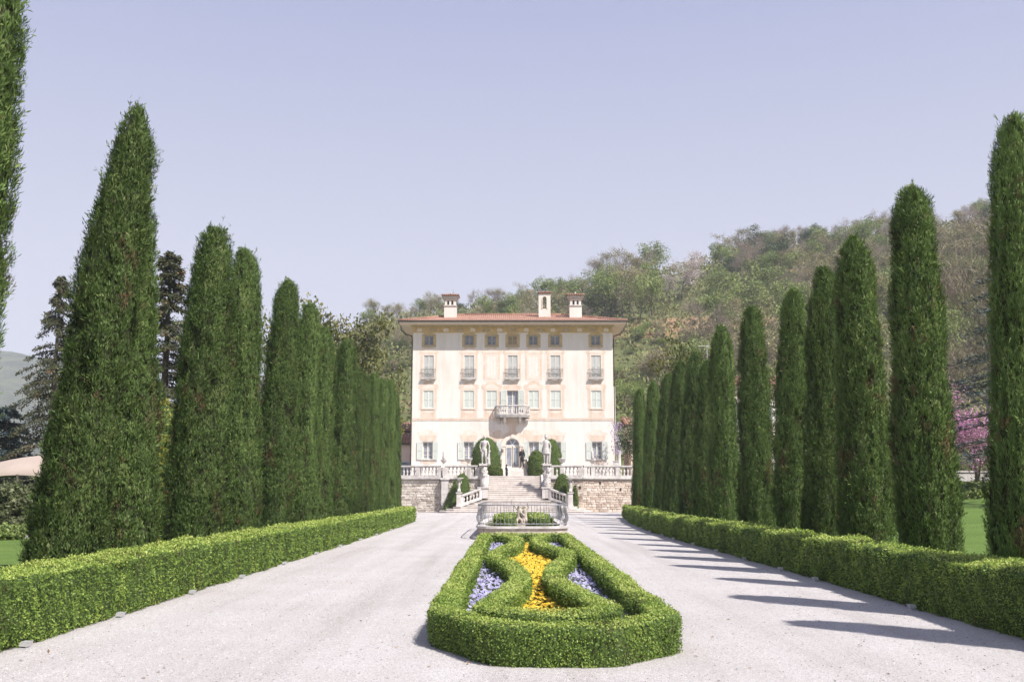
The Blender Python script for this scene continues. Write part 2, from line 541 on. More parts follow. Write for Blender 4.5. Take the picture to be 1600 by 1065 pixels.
def lawnmat(name, c1, c2, c3, scale=0.6):
    m, t, b = mat(name, 0.9, 0.2)
    co = nd(t, 'ShaderNodeTexCoord')
    n = nd(t, 'ShaderNodeTexNoise', Scale=scale, Detail=8, Roughness=0.7)
    n2 = nd(t, 'ShaderNodeTexNoise', Scale=60, Detail=4, Roughness=0.8)
    for q in (n, n2):
        t.links.new(co.outputs['Object'], q.inputs['Vector'])
    r = ramp(t, [(0.3, c1), (0.5, c2), (0.72, c3)])
    t.links.new(n.outputs['Fac'], r.inputs[0])
    r2 = ramp(t, [(0.3, (0.7, 0.72, 0.6)), (0.7, (1.15, 1.12, 1.1))])
    t.links.new(n2.outputs['Fac'], r2.inputs[0])
    mm = nd(t, 'ShaderNodeMix', data_type='RGBA', blend_type='MULTIPLY')
    mm.inputs['Factor'].default_value = 1
    t.links.new(r.outputs[0], mm.inputs['A'])
    t.links.new(r2.outputs[0], mm.inputs['B'])
    t.links.new(mm.outputs['Result'], b.inputs['Base Color'])
    bp = nd(t, 'ShaderNodeBump', Strength=0.6, Distance=0.03)
    t.links.new(n2.outputs['Fac'], bp.inputs['Height'])
    t.links.new(bp.outputs[0], b.inputs['Normal'])
    return m


M['gravel'] = gravelmat()
M['lawn'] = lawnmat('mown_lawn', (0.075, 0.125, 0.026), (0.10, 0.165, 0.034), (0.13, 0.195, 0.045))
M['rough_grass'] = lawnmat('rough_grass', (0.09, 0.10, 0.035), (0.12, 0.16, 0.045), (0.17, 0.19, 0.07), 0.2)


def hillmat():
    """hillside turf with strips of bare reddish soil along the old terraces"""
    m, t, b = mat('hillside_turf', 0.95, 0.1)
    co = nd(t, 'ShaderNodeTexCoord')
    n = nd(t, 'ShaderNodeTexNoise', Scale=0.12, Detail=9, Roughness=0.7)
    n2 = nd(t, 'ShaderNodeTexNoise', Scale=0.035, Detail=7, Roughness=0.65)
    mp = nd(t, 'ShaderNodeMapping')
    mp.inputs['Scale'].default_value = (0.25, 0.6, 1.6)
    t.links.new(co.outputs['Object'], n.inputs['Vector'])
    t.links.new(co.outputs['Object'], mp.inputs[0])
    t.links.new(mp.outputs[0], n2.inputs['Vector'])
    r = ramp(t, [(0.3, (0.085, 0.08, 0.035)), (0.5, (0.10, 0.115, 0.045)), (0.7, (0.15, 0.155, 0.065))])
    t.links.new(n.outputs['Fac'], r.inputs[0])
    f = ramp(t, [(0.61, (0, 0, 0)), (0.69, (1, 1, 1))])
    t.links.new(n2.outputs['Fac'], f.inputs[0])
    mm = nd(t, 'ShaderNodeMix', data_type='RGBA')
    t.links.new(f.outputs[0], mm.inputs['Factor'])
    t.links.new(r.outputs[0], mm.inputs['A'])
    mm.inputs['B'].default_value = (0.32, 0.20, 0.12, 1)
    t.links.new(mm.outputs['Result'], b.inputs['Base Color'])
    return m


M['hill'] = hillmat()


def farmat():
    m, t, b = mat('far_wooded_hill', 0.95, 0.1)
    co = nd(t, 'ShaderNodeTexCoord')
    n = nd(t, 'ShaderNodeTexNoise', Scale=0.03, Detail=9, Roughness=0.75)
    t.links.new(co.outputs['Object'], n.inputs['Vector'])
    r = ramp(t, [(0.35, (0.05, 0.055, 0.03)), (0.5, (0.10, 0.11, 0.055)), (0.65, (0.16, 0.17, 0.08))])
    t.links.new(n.outputs['Fac'], r.inputs[0])
    t.links.new(r.outputs[0], b.inputs['Base Color'])
    bp = nd(t, 'ShaderNodeBump', Strength=1.0, Distance=12)
    t.links.new(n.outputs['Fac'], bp.inputs['Height'])
    t.links.new(bp.outputs[0], b.inputs['Normal'])
    return m


M['far'] = farmat()
# ------------------------------------------------------------------ the setting: ground, gravel, lawns, hills
def sheet(name, poly, z, m, thick=None):
    b = MB()
    b.add([(x, y, z) for x, y in poly], [tuple(range(len(poly)))])
    return tag(b.build(name, m), kind='structure')


sheet('ground', [(-3000, -800), (3000, -800), (3000, 4000), (-3000, 4000)], -0.06, M['rough_grass'])
sheet('gravel_path', [(-5.75, -14), (6.1, -14), (6.1, 50), (7.4, 62), (18, 66), (22, 90), (-20, 90), (-18, 62), (-5.75, 57)], 0.0, M['gravel'])
sheet('lawn_west', [(-70, -14), (-5.75, -14), (-5.75, 56.9), (-18, 61.9), (-70, 61.9)], -0.012, M['lawn'])


def slope_z(x, y):
    """the eastern lawn rises gently towards the hill"""
    k = min(1.0, max(0.0, (x - 8.6) / 9.0))
    return k * max(0.0, (y - 21.0)) * 0.031 - 0.012


def grid(name, xs, ys, zf, m, smooth=True):
    V = [(x, y, zf(x, y)) for y in ys for x in xs]
    nx = len(xs)
    F = [(j * nx + i, j * nx + i + 1, (j + 1) * nx + i + 1, (j + 1) * nx + i) for j in range(len(ys) - 1) for i in range(nx - 1)]
    return tag(MB().add(V, F).build(name, m, smooth=smooth), kind='structure')


grid('lawn_east', [6.1] + list(np.linspace(8.6, 60, 24)), list(np.linspace(-14, 61, 20)), slope_z, M['lawn'])
grid('slope_east', list(np.linspace(9.5, 140, 40)), list(np.linspace(61.02, 112, 16)),
     lambda x, y: min(slope_z(x, y), 2.4) * min(1, max(0, (x - 15) / 8)) + 0.06 * math.sin(x * .7) * math.sin(y * .9) - 0.02, M['rough_grass'])

RU = np.array([-0.75, -0.42, -0.31, -0.22, -0.165, -0.13, -0.065, 0.032, 0.13, 0.195, 0.26, 0.355, 0.485, 0.62, 0.9])
RH = np.array([3, 6, 14, 34, 45, 50.5, 53.5, 58.5, 64, 68, 73, 76, 84, 92, 96.0])


def hill_z(x, y):
    u = x / max(y, 1)
    r = float(np.interp(u, RU, RH))
    t = (y - 108.0) / 192.0
    if t < 0:
        s = 0
    elif t < 1:
        s = t ** 1.08 * (1 - 0.06 * math.sin(t * 6.28))
    else:
        s = 1 - 0.25 * (t - 1)
    w = 1.3 * math.sin(x * 0.05 + 1.3) * math.sin(y * 0.06) + 0.5 * math.sin(x * 0.16 + y * .05) * math.sin(y * 0.21 + 2)
    # old cultivation terraces on the open slope
    z = 1.2 + r * s + w * min(1, max(0, t * 4))
    if 0.1 < t < 0.75:
        z += 0.5 * math.sin(z * 1.15)
    return z


grid('hill', list(np.linspace(-330, 420, 190)), [107.9] + list(np.linspace(108, 420, 120)),
     lambda x, y: -2.0 if y < 107.95 else hill_z(x, y), M['hill'])


def far_z(x, y):
    u = x / y
    top = np.interp(u, [-0.9, -0.62, -0.52, -0.44, -0.36, -0.28, -0.15, 0.2], [255, 232, 220, 200, 150, 95, 60, 40])
    t = min(1, max(0, (y - 1000) / 500))
    return -3 + float(top) * t ** 0.9 + 9 * math.sin(x * .013) * math.sin(y * .011 + 1) * t + 5 * math.sin(x * .041 + 2) * math.sin(y * .03) * t


grid('far_hill', list(np.linspace(-1700, 350, 120)), list(np.linspace(1000, 1800, 40)), far_z, M['far'])

# ------------------------------------------------------------------ the villa
YF = 94.0


def fx(px):
    return at(px, 620, YF)[0]


def fz(py):
    return at(800, py, YF)[2]


villa = empty('villa', (0.08, YF, 2.9), label='cream frescoed villa with red tiled hip roof and chimneys above the terrace', cat='villa')
VX, VZ = 0.08, 2.9           # local origin: facade plane is local y = 0
HALF, DEEP = 9.52, 11.0
ZE = 17.25                   # world height of the eave's underside at the wall


def vlink(b, name, m, parent=villa, smooth=False, **k):
    return b.build(name, m, parent, smooth, **k)


cols_px = [669.2, 732.7, 768, 800.8, 833.7, 868, 931.7]
cx = [fx(p) - VX for p in cols_px]
row_top = (fz(539) - VZ, fz(524.3) - VZ)
row_3 = (fz(590) - VZ, fz(555) - VZ)
row_2 = (fz(637.5) - VZ, fz(610) - VZ)
row_1 = (fz(717) - VZ, fz(690) - VZ)
z_ground = 0.0
holes = []                   # (x0, x1, z0, z1) in villa coordinates
for i, x in enumerate(cx):
    holes.append((x - .43, x + .43, *row_top))
    if i not in (2, 4):
        holes.append((x - .47, x + .47, *row_3))
    if i == 3:
        holes.append((x - .52, x + .52, fz(650) - VZ + .12, row_2[1] + .02))
    else:
        holes.append((x - .48, x + .48, *row_2))
    if i != 3:
        holes.append((x - .46, x + .46, *row_1))
dx, dz0, dz1 = cx[3], fz(730) - VZ, fz(684.5) - VZ
DHW = .66
holes.append((dx - DHW, dx + DHW, dz0, dz1))
zt = ZE - VZ
wb = MB()
xs = sorted({-HALF, HALF, *[h[0] for h in holes], *[h[1] for h in holes]})
zs = sorted({-0.4, zt, *[h[2] for h in holes], *[h[3] for h in holes]})
for i in range(len(xs) - 1):
    for j in range(len(zs) - 1):
        mxx, mzz = (xs[i] + xs[i + 1]) / 2, (zs[j] + zs[j + 1]) / 2
        if any(h[0] < mxx < h[1] and h[2] < mzz < h[3] for h in holes):
            continue
        wb.add([(xs[i], 0, zs[j]), (xs[i + 1], 0, zs[j]), (xs[i + 1], 0, zs[j + 1]), (xs[i], 0, zs[j + 1])], [(0, 1, 2, 3)])
for (a, b, c, d) in holes:   # reveals
    y = .32
    wb.add([(a, 0, c), (a, y, c), (a, y, d), (a, 0, d)], [(0, 1, 2, 3)])
    wb.add([(b, 0, c), (b, 0, d), (b, y, d), (b, y, c)], [(0, 1, 2, 3)])
    wb.add([(a, 0, d), (a, y, d), (b, y, d), (b, 0, d)], [(0, 1, 2, 3)])
    wb.add([(a, 0, c), (b, 0, c), (b, y, c), (a, y, c)], [(0, 1, 2, 3)])
    wb.add([(a, y, c), (b, y, c), (b, y, d), (a, y, d)], [(0, 1, 2, 3)])
wb.add([(-HALF, 0, -.4), (-HALF, 0, zt), (-HALF, DEEP, zt), (-HALF, DEEP, -.4)], [(0, 1, 2, 3)])
wb.add([(HALF, 0, -.4), (HALF, DEEP, -.4), (HALF, DEEP, zt), (HALF, 0, zt)], [(0, 1, 2, 3)])
wb.add([(-HALF, DEEP, -.4), (-HALF, DEEP, zt), (HALF, DEEP, zt), (HALF, DEEP, -.4)], [(0, 1, 2, 3)])
wall = vlink(wb, 'wall', M['wall'])
# small lean-to on the east side
vlink(MB().box(HALF, HALF + .38, 2.0, 7.0, -.4, fz(600) - VZ), 'side_extension', M['wall'])

# eave: painted cornice cove, boarded soffit, gutter, hip roof of curved tiles
OV = 1.2
soff = MB()
EZ = zt + .12
soff.box(-HALF - OV + .05, HALF + OV - .05, -OV + .05, DEEP + OV - .05, EZ, EZ + .10)
roof = vlink(soff, 'roof', M['soffit'])
for k in range(9):           # boards under the eave
    y0 = -OV + .06 + k * .128
    MB().box(-HALF - OV + .06, HALF + OV - .06, y0, y0 + .118, EZ - .02, EZ - .002).build('eave_board', M['soffit'], roof)
for s in (-1, 1):
    for k in range(7):
        y0 = .12 + k * 1.55
        MB().box(s * (HALF + .06) if s > 0 else -HALF - OV + .07, HALF + OV - .07 if s > 0 else -HALF - .06, y0, y0 + 1.5, EZ - .02, EZ - .002).build('eave_board', M['soffit'], roof)
fa = MB()
fa.box(-HALF - OV - .01, HALF + OV + .01, -OV - .01, -OV + .05, EZ - .05, EZ + .16)
fa.box(-HALF - OV - .01, -HALF - OV + .05, -OV + .052, DEEP + OV, EZ - .05, EZ + .16)
fa.box(HALF + OV - .05, HALF + OV + .01, -OV + .052, DEEP + OV, EZ - .05, EZ + .16)
fa.build('fascia', M['peach2'], roof)
gu = MB()
gu.tube([(-HALF - OV - .09, -OV - .09, EZ + .18), (HALF + OV + .09, -OV - .09, EZ + .18)], .085, 8)
gu.tube([(-HALF - OV - .09, -OV, EZ + .18), (-HALF - OV - .09, DEEP + OV, EZ + .18)], .08, 8)
gu.tube([(HALF + OV + .09, -OV, EZ + .18), (HALF + OV + .09, DEEP + OV, EZ + .18)], .08, 8)
gu.build('gutter', M['gutter'], roof)
for s in (-1, 1):
    d = MB()
    d.tube([(s * (HALF + OV + .05), .35, EZ + .1), (s * (HALF + OV - .02), .32, EZ - .45), (s * (HALF + .75), .22, EZ - .85), (s * (HALF + .14), .1, EZ - 1.05), (s * (HALF + .10), .1, EZ - 1.4)], .055, 7)
    d.tube([(s * (HALF + .10), .1, EZ - 1.4), (s * (HALF + .10), .1, -.3)], .05, 7)
    d.build('downpipe', M['gutter'], roof)
# tiled slopes, each corrugated
x0, x1, y0, y1 = -HALF - OV - .05, HALF + OV + .05, -OV - .05, DEEP + OV + .05
mid = (y0 + y1) / 2
run = mid - y0
rise = 1.75
zr0 = EZ + .2


def tiled(name, A, B, C, D, parent):
    """A-B eave (left to right seen from outside), D-C ridge; columns of curved tiles laid up the slope"""
    A, B, C, D = map(Vector, (A, B, C, D))
    L = (B - A).length
    e_ = (B - A) / L
    up = ((D + C) / 2 - (A + B) / 2)
    nn = e_.cross(up).normalized()
    if nn.z < 0:
        nn = -nn
    n = int(L / .20)
    V, F = [], []
    for k in range(n * 4 + 1):
        f = k / (n * 4)
        a = A.lerp(B, f)
        # straight up the slope from a until it meets the hip or the ridge
        h = (a - A).dot(e_)
        inset0, inset1 = (D - A).dot(e_), (B - C).dot(e_)
        m_ = 1.0
        if inset0 > 1e-6:
            m_ = min(m_, h / inset0)
        if inset1 > 1e-6:
            m_ = min(m_, (L - h) / inset1)
        upv = (D - A) - e_ * (D - A).dot(e_)
        prof = .055 * (1 if k % 4 == 1 else .72 if k % 4 in (0, 2) else -.4)
        R_ = 14
        for j in range(R_ + 1):
            g = j / R_
            stepz = .018 * (1 - (g * R_ * 1.0) % 1)
            V.append(a + upv * (m_ * g) + nn * (prof + .01 * math.sin(k * 1.7 + j * 2.3)))
        if k:
            o = (k - 1) * (R_ + 1)
            for j in range(R_):
                F.append((o + j, o + R_ + 1 + j, o + R_ + 2 + j, o + j + 1))
    return MB().add(V, F).build(name, M['tile'], parent, True)


RL, RR = x0 + run * 1.0 - .9, x1 - run * 1.0 + .9
Z1 = zr0 + rise
tiled('roof_slope', (x0, y0, zr0), (x1, y0, zr0), (RR, mid, Z1), (RL, mid, Z1), roof)
tiled('roof_slope', (x1, y1, zr0), (x0, y1, zr0), (RL, mid, Z1), (RR, mid, Z1), roof)
tiled('roof_slope', (x0, y1, zr0), (x0, y0, zr0), (RL, mid, Z1), (RL, mid, Z1), roof)
tiled('roof_slope', (x1, y0, zr0), (x1, y1, zr0), (RR, mid, Z1), (RR, mid, Z1), roof)
rc = MB()
rc.tube([(RL, mid, Z1 + .05), (RR, mid, Z1 + .05)], .12, 8)
for (hx, ex) in ((RL, x0), (RR, x1)):
    rc.tube([(hx, mid, Z1 + .05), (ex, y0, zr0 + .07)], .11, 7)
    rc.tube([(hx, mid, Z1 + .05), (ex, y1, zr0 + .07)], .11, 7)
rc.build('ridge_tiles', M['tile'], roof, True)
MB().lathe([(.05, 0), (.05, .25), (.02, .45)], 8, (-.02, mid, Z1 + .12)).build('finial', M['tile'], roof)


def chimney(pxc, hw, ptop, pbot, parent):
    Y = YF + 2.6
    c = at(pxc, ptop, Y)
    zb, zt_ = at(pxc, pbot, Y)[2] - VZ - .8, c[2] - VZ
    x = c[0] - VX
    y = Y - YF
    H = zt_ - zb
    b = MB()
    b.box(x - hw, x + hw, y - hw * .8, y + hw * .8, zb, zb + H * .60)
    b.box(x - hw * .9, x + hw * .9, y - hw * .75, y + hw * .75, zb + H * .60, zb + H * .80)
    o = b.build('chimney', M['wall'], parent)
    for (g0, g1, ex) in ((.585, .615, 1.08), (.80, .845, 1.12), (.845, .885, 1.26), (.885, .915, 1.36)):
        MB().box(x - hw * ex, x + hw * ex, y - hw * ex * .85, y + hw * ex * .85, zb + H * g0 + .002, zb + H * g1).build('moulding', M['stone'], o)
    for s in (-.26, .26):
        p = [(x + s * hw * 1.3 - .1, zb + H * .63), (x + s * hw * 1.3 + .1, zb + H * .63)]
        for k in range(7):
            an = math.pi * k / 6
            p.append((x + s * hw * 1.3 + .1 * math.cos(an), zb + H * .725 + .1 * math.sin(an)))
        MB().prism(p, y - hw * .75 - .012, y - hw * .75 + .02, 'y').build('flue_opening', M['near_black'], o)  # solid near-black plate on the stack, no hole behind it
    cap = MB()
    e_ = hw * 1.46
    zc = zb + H * .915
    for k in range(8):
        xx = x - e_ + (k + .5) * e_ / 4
        f = 1 - abs(xx - x) / e_
        cap.tube([(xx, y - e_ * .85, zc + .03), (xx, y, zc + .05 + .13 * (0.4 + f * .6))], e_ / 8 * 1.05, 6)
        cap.tube([(xx, y + e_ * .85, zc + .03), (xx, y, zc + .05 + .13 * (0.4 + f * .6))], e_ / 8 * 1.05, 6)
    cap.build('cap_tiles', M['tile'], o, True)
    MB().lathe([(.10, 0), (.06, .06), (.11, .14), (.06, .22), (.02, .28)], 8, (x, y, zc + .16)).build('finial', M['stone'], o)
    return o


chimney(704.2, .60, 459, 496, roof)
chimney(898.8, .60, 458.5, 496, roof)
# bell gable: a slab with an arched opening in which a bell hangs
Yb = YF + 3.2
bxl, bxr = at(841.5, 480, Yb)[0] - VX, at(860, 480, Yb)[0] - VX
bzt, bzb = at(850, 458.5, Yb)[2] - VZ, at(850, 492, Yb)[2] - VZ - .9
bcx = (bxl + bxr) / 2
oh, oz0, oz1 = .20, at(850, 483, Yb)[2] - VZ, at(850, 464, Yb)[2] - VZ
by = Yb - YF
bg_ = MB()
bg_.box(bxl, bcx - oh, by - .3, by + .3, bzb, bzt)
bg_.box(bcx + oh, bxr, by - .3, by + .3, bzb, bzt)
bg_.box(bcx - oh, bcx + oh, by - .3, by + .3, bzb, oz0)
n = 10
arc = [(bcx + oh * math.cos(math.pi * k / n), oz1 - oh + oh * math.sin(math.pi * k / n)) for k in range(n + 1)]
bg_.prism([(bcx + oh, bzt), (bcx - oh, bzt)] + arc[::-1], by - .3, by + .3, 'y')
bell_g = bg_.build('bell_gable', M['wall'], roof)
mo = MB()
ring = [(bcx + (oh + .09) * math.cos(math.pi * k / n), oz1 - oh + (oh + .09) * math.sin(math.pi * k / n)) for k in range(n + 1)]
mo.prism(arc + ring[::-1], by - .35, by - .303, 'y')
mo.box(bcx - oh - .09, bcx - oh, by - .35, by - .303, oz0, oz1 - oh)
mo.box(bcx + oh, bcx + oh + .09, by - .35, by - .303, oz0, oz1 - oh)
mo.build('arch_moulding', M['peach2'], bell_g)
MB().lathe([(.15, 0), (.13, .05), (.09, .14), (.075, .28), (.03, .34)], 12, (bcx, by, oz0 + .25)).build('bell', M['stone'], bell_g, True)
MB().tube([(bcx - oh, by, oz0 + .65), (bcx + oh, by, oz0 + .65)], .03, 6).build('bell_bar', M['darkiron'], bell_g)
cp_ = MB()
for k in range(7):
    xx = bxl - .08 + (k + .5) * (bxr - bxl + .16) / 7
    cp_.tube([(xx, by - .42, bzt + .05), (xx, by + .42, bzt + .13)], .11, 6)
cp_.build('cap_tiles', M['tile'], bell_g, True)

# painted cornice band and string course
cb = MB()
cove = [(0.002, zt - .64), (-.02, zt - .62), (-.03, zt - .05), (.002, zt - .045)]
cb.prism(cove, -HALF - .02, HALF + .02, 'x')
corn = vlink(cb, 'cornice', M['ochre'])
MB().prism([(0.002, zt - .04), (-.06, zt - .04), (-.09, zt + .03), (-.20, EZ - .06), (-.20, EZ - .025), (.002, EZ - .025)], -HALF - .16, HALF + .16, 'x').build('cove_moulding', M['ochre2'], corn)
for k in range(15):          # painted scroll panels along the frieze
    x = -HALF + .6 + k * (2 * HALF - 1.2) / 14
    w = .42 if k % 2 else .26
    p = [(x - w, zt - .46), (x - w * .5, zt - .56), (x, zt - .50), (x + w * .5, zt - .56), (x + w, zt - .46), (x + w * .8, zt - .24), (x + w * .3, zt - .16), (x, zt - .24), (x - w * .3, zt - .16), (x - w * .8, zt - .24)]
    MB().prism(p, -.042, -.031, 'y').build('painted_scroll', M['ochre2'] if k % 2 else M['peach2'], corn)
zs_ = fz(654.5) - VZ
sc2 = vlink(MB().box(-HALF + .002, HALF - .002, -.035, -.001, zs_ - .12, zs_ + .12), 'string_course', M['peach'])
MB().box(-HALF + .002, HALF - .002, -.05, -.036, zs_ + .06, zs_ + .12).build('moulding', M['peach2'], sc2)


def scroll(x, z, hw, h, flip=1):
    """outline of a painted scrolled crest: wide shoulders, curled ends, arched middle"""
    P = [(-1, 0), (-1.12, .22), (-1.05, .5), (-.86, .62), (-.72, .52), (-.55, .80), (-.25, .98), (0, 1.05), (.25, .98), (.55, .80), (.72, .52), (.86, .62), (1.05, .5), (1.12, .22), (1, 0)]
    return [(x + a * hw, z + b * h * flip) for a, b in P]


def poly(name, pts, d, m, parent):
    return MB().prism(pts, -d, -.0005 if d < .006 else -.001, 'y').build(name, m, parent)


def shutter_mesh(w, h, m):
    """a hinged louvred shutter: stiles, rails and slats; local x 0..w, z 0..h"""
    b = MB()
    s = .06
    b.box(0, s, -.045, 0, 0, h)
    b.box(w - s, w, -.045, 0, 0, h)
    for z in (0, h * .5 - s / 2, h - s):
        b.box(s + .001, w - s - .001, -.042, -.003, z, z + s)
    n = max(6, int(h / .085))
    for k in range(n):
        z = s + (h - 2 * s) * (k + .5) / n
        if abs(z - h / 2) < s * .8:
            continue
        b.add([(s, -.034, z - .03), (w - s, -.034, z - .03), (w - s, -.008, z + .03), (s, -.008, z + .03)], [(0, 1, 2, 3)])
        b.add([(s, -.030, z - .034), (w - s, -.030, z - .034), (w - s, -.002, z + .026), (s, -.002, z + .026)], [(3, 2, 1, 0)])
    return b.mesh('shutter', m)


def glazing(x, z0, z1, hw, parent, rows=4, y=.2):
    """casement with two leaves and glazing bars, each pane its own sheet"""
    f = MB()
    f.box(x - hw, x - hw + .07, y, y + .06, z0, z1)
    f.box(x + hw - .07, x + hw, y, y + .06, z0, z1)
    f.box(x - hw + .071, x + hw - .071, y, y + .06, z0, z0 + .08)
    f.box(x - hw + .071, x + hw - .071, y, y + .06, z1 - .07, z1)
    f.box(x - .055, x + .055, y - .015, y + .06, z0 + .081, z1 - .071)
    for r in range(1, rows):
        zz = z0 + (z1 - z0) * r / rows
        for s in (-1, 1):
            a, b = sorted((x + s * .056, x + s * (hw - .071)))
            f.box(a, b, y + .012, y + .05, zz - .018, zz + .018)
    f.build('casement', M['frame'], parent)
    for r in range(rows):
        za, zb = z0 + (z1 - z0) * r / rows, z0 + (z1 - z0) * (r + 1) / rows
        for s in (-1, 1):
            a, b = sorted((x + s * .05, x + s * (hw - .06)))
            t = rnd.uniform(-.006, .006)
            MB().add([(a, y + .03 + t, za), (b, y + .03 - t, za), (b, y + .03 - t, zb), (a, y + .03 + t, zb)], [(0, 1, 2, 3)]).build('pane', M['glass'], parent)


def surround(x, z0, z1, hw, t, d, name, m, sill=.0):
    b = MB()
    b.box(x - hw - t, x - hw, -d, -.001, z0, z1 + t)
    b.box(x + hw, x + hw + t, -d, -.001, z0, z1 + t)
    b.box(x - hw, x + hw, -d, -.001, z1, z1 + t)
    b.box(x - hw - t - sill, x + hw + t + sill, -d - sill, -.001, z0 - t, z0 - .001)
    return vlink(b, name, m)


sh_c3 = shutter_mesh(.468, row_3[1] - row_3[0] - .02, M['shutter_grey'])
sh_c2 = shutter_mesh(.478, row_2[1] - row_2[0] - .02, M['shutter'])
sh_1 = shutter_mesh(.50, row_1[1] - row_1[0] + .04, M['shutter'])
sh_top = shutter_mesh(.428, row_top[1] - row_top[0] - .02, M['ochre2'])
for i, x in enumerate(cx):
    # attic storey: small barred windows in painted ochre surrounds
    z0, z1 = row_top
    fr = vlink(MB().box(x - .68, x - .434, -.012, -.001, z0 - .22, z1 + .14).box(x + .434, x + .68, -.012, -.001, z0 - .22, z1 + .14)
               .box(x - .433, x + .433, -.012, -.001, z1 + .002, z1 + .14).box(x - .433, x + .433, -.012, -.001, z0 - .22, z0 - .002), 'attic_window', M['ochre2'])
    MB().prism(scroll(x, z1 + .142, .50, .22), -.014, -.002, 'y').build('painted_crest', M['ochre'], fr)
    for s in (-1, 1):
        a, b = sorted((x + s * .47, x + s * .63))
        p = [(a, z0 - .05), (b, z0 - .05), (b - .02, z0 + .2), (b, z0 + .42), (b - .02, z0 + .65), (b, z1 + .02), (a, z1 + .02), (a + .02, z0 + .65), (a, z0 + .42), (a + .02, z0 + .2)]
        MB().prism(p, -.022, -.013, 'y').build('painted_baluster', M['ochre'], fr)
    if i == 3:
        for s in (0, 1):
            link('shutter', sh_top, fr, (x - .43 + s * .432, .10, z0 + .01))
    else:
        glazing(x, z0, z1, .43, fr, 2, .22)
        gr = MB()
        for k in range(5):
            xx = x - .34 + k * .17
            gr.tube([(xx, .05, z0), (xx, .05, z1)], .014, 5)
        for k in range(3):
            zz = z0 + (k + .6) * (z1 - z0) / 3.3
            gr.tube([(x - .43, .05, zz), (x + .43, .05, zz)], .012, 5)
        gr.build('window_grille', M['darkiron'], fr)
    # second floor: tall windows, closed louvred shutters, bowed iron balconettes
    z0, z1 = row_3
    fr = surround(x, z0, z1, .475, .12, .02, 'tall_window', M['peach2'])
    for (s0, s1) in ((-.80, -.596), (.596, .80)):
        MB().box(x + s0, x + s1, -.010, -.001, z0 - .15, z1 + .1).build('painted_strip', M['peach'], fr)
    MB().prism(scroll(x, z1 + .125, .86, .72), -.011, -.001, 'y').build('painted_crest', M['peach'], fr)
    MB().prism(scroll(x, z1 + .22, .56, .42), -.016, -.0115, 'y').build('painted_shell', M['peach2'], fr)
    MB().prism(scroll(x, z0 - .15, .72, .26, -1), -.010, -.001, 'y').build('painted_apron', M['peach2'], fr)
    if i in (2, 4):
        MB().box(x - .474, x + .474, -.008, -.001, z0 + .001, z1 - .001).build('painted_blind_window', M['peach2'], fr)
        for k in range(3):
            MB().box(x - .40 + k * .29, x - .18 + k * .29, -.012, -.0085, z0 + .2, z1 - .15).build('painted_panel', M['pale_rose'], fr)
    else:
        for s in (0, 1):
            link('shutter', sh_c3, fr, (x - .47 + s * .472, .07, z0 + .01))
        bal = MB()
        yb = -.20
        bal.box(x - .70, x + .70, yb - .06, -.021, z0 - .14, z0 - .04)
        bal.prism([(x - .42, z0 - .14), (x - .30, z0 - .22), (x, z0 - .27), (x + .30, z0 - .22), (x + .42, z0 - .14)], -.22, -.021, 'y')
        bo = bal.build('balconette', M['stone'], fr)
        ir = MB()
        zr = z0 + .80
        ir.tube([(x - .68, -.02, zr), (x - .68, yb, zr), (x + .68, yb, zr), (x + .68, -.02, zr)], .022, 6)
        for k in range(17):
            xx = x - .68 + k * .085
            ir.tube([(xx, yb, z0 - .05), (xx, yb - .07, z0 + .18), (xx, yb, z0 + .45), (xx, yb, zr)], .011, 4)
        ir.tube([(x + .42 * math.cos(a_), yb - .02, z0 + .78 - .36 * math.sin(a_)) for a_ in np.linspace(0, math.pi, 12)], .016, 5)
        ir.build('balconette_railing', M['darkiron'], fr)
    # main floor
    z0, z1 = row_2
    if i != 3:
        fr = surround(x, z0, z1, .485, .10, .03, 'main_floor_window', M['peach2'], .03)
        for (s0, s1) in ((-.82, -.60), (.60, .82)):
            MB().box(x + s0, x + s1, -.010, -.001, z0 - .1, z1 + .1).build('painted_strip', M['peach'], fr)
        MB().prism(scroll(x, z1 + .11, .88, .82), -.011, -.001, 'y').build('painted_crest', M['peach'], fr)
        MB().prism([(x - .66, z1 + .18), (x + .66, z1 + .18), (x + .50, z1 + .42), (x + .22, z1 + .60), (x, z1 + .66), (x - .22, z1 + .60), (x - .50, z1 + .42)], -.016, -.0115, 'y').build('painted_shell', M['peach2'], fr)
        MB().prism([(x - .80, z0 - .115), (x + .80, z0 - .115), (x + .72, z0 - .40), (x + .80, zs_ + .125), (x - .80, zs_ + .125), (x - .72, z0 - .40)], -.010, -.001, 'y').build('painted_apron', M['peach'], fr)
        MB().prism(scroll(x, z0 - .28, .40, .22, -1), -.016, -.0105, 'y').build('painted_shell', M['peach2'], fr)
        for s in (0, 1):
            link('shutter', sh_c2, fr, (x - .48 + s * .482, .06, z0 + .01))
    # ground floor
    z0, z1 = row_1
    if i != 3:
        fr = surround(x, z0, z1, .465, .075, .04, 'ground_floor_window', M['stone'], .05)
        MB().prism([(x - .72, z1 + .10), (x + .72, z1 + .10), (x + .86, z1 + .50), (x + .80, z1 + .62), (x - .80, z1 + .62), (x - .86, z1 + .50)], -.010, -.001, 'y').build('painted_panel', M['peach'], fr)
        MB().prism(scroll(x, z1 + .622, .92, .52), -.011, -.001, 'y').build('painted_pediment', M['peach2'], fr)
        MB().prism(scroll(x, z0 - .20, .66, .30, -1), -.010, -.001, 'y').build('painted_apron', M['peach'], fr)
        glazing(x, z0, z1, .46, fr, 4, .2)
        for s in (-1, 1):
            link('shutter', sh_1, fr, (x + s * .50 if s > 0 else x - 1.0, -.05, z0 - .02), (0, 0, R(-7) if s > 0 else R(0)))

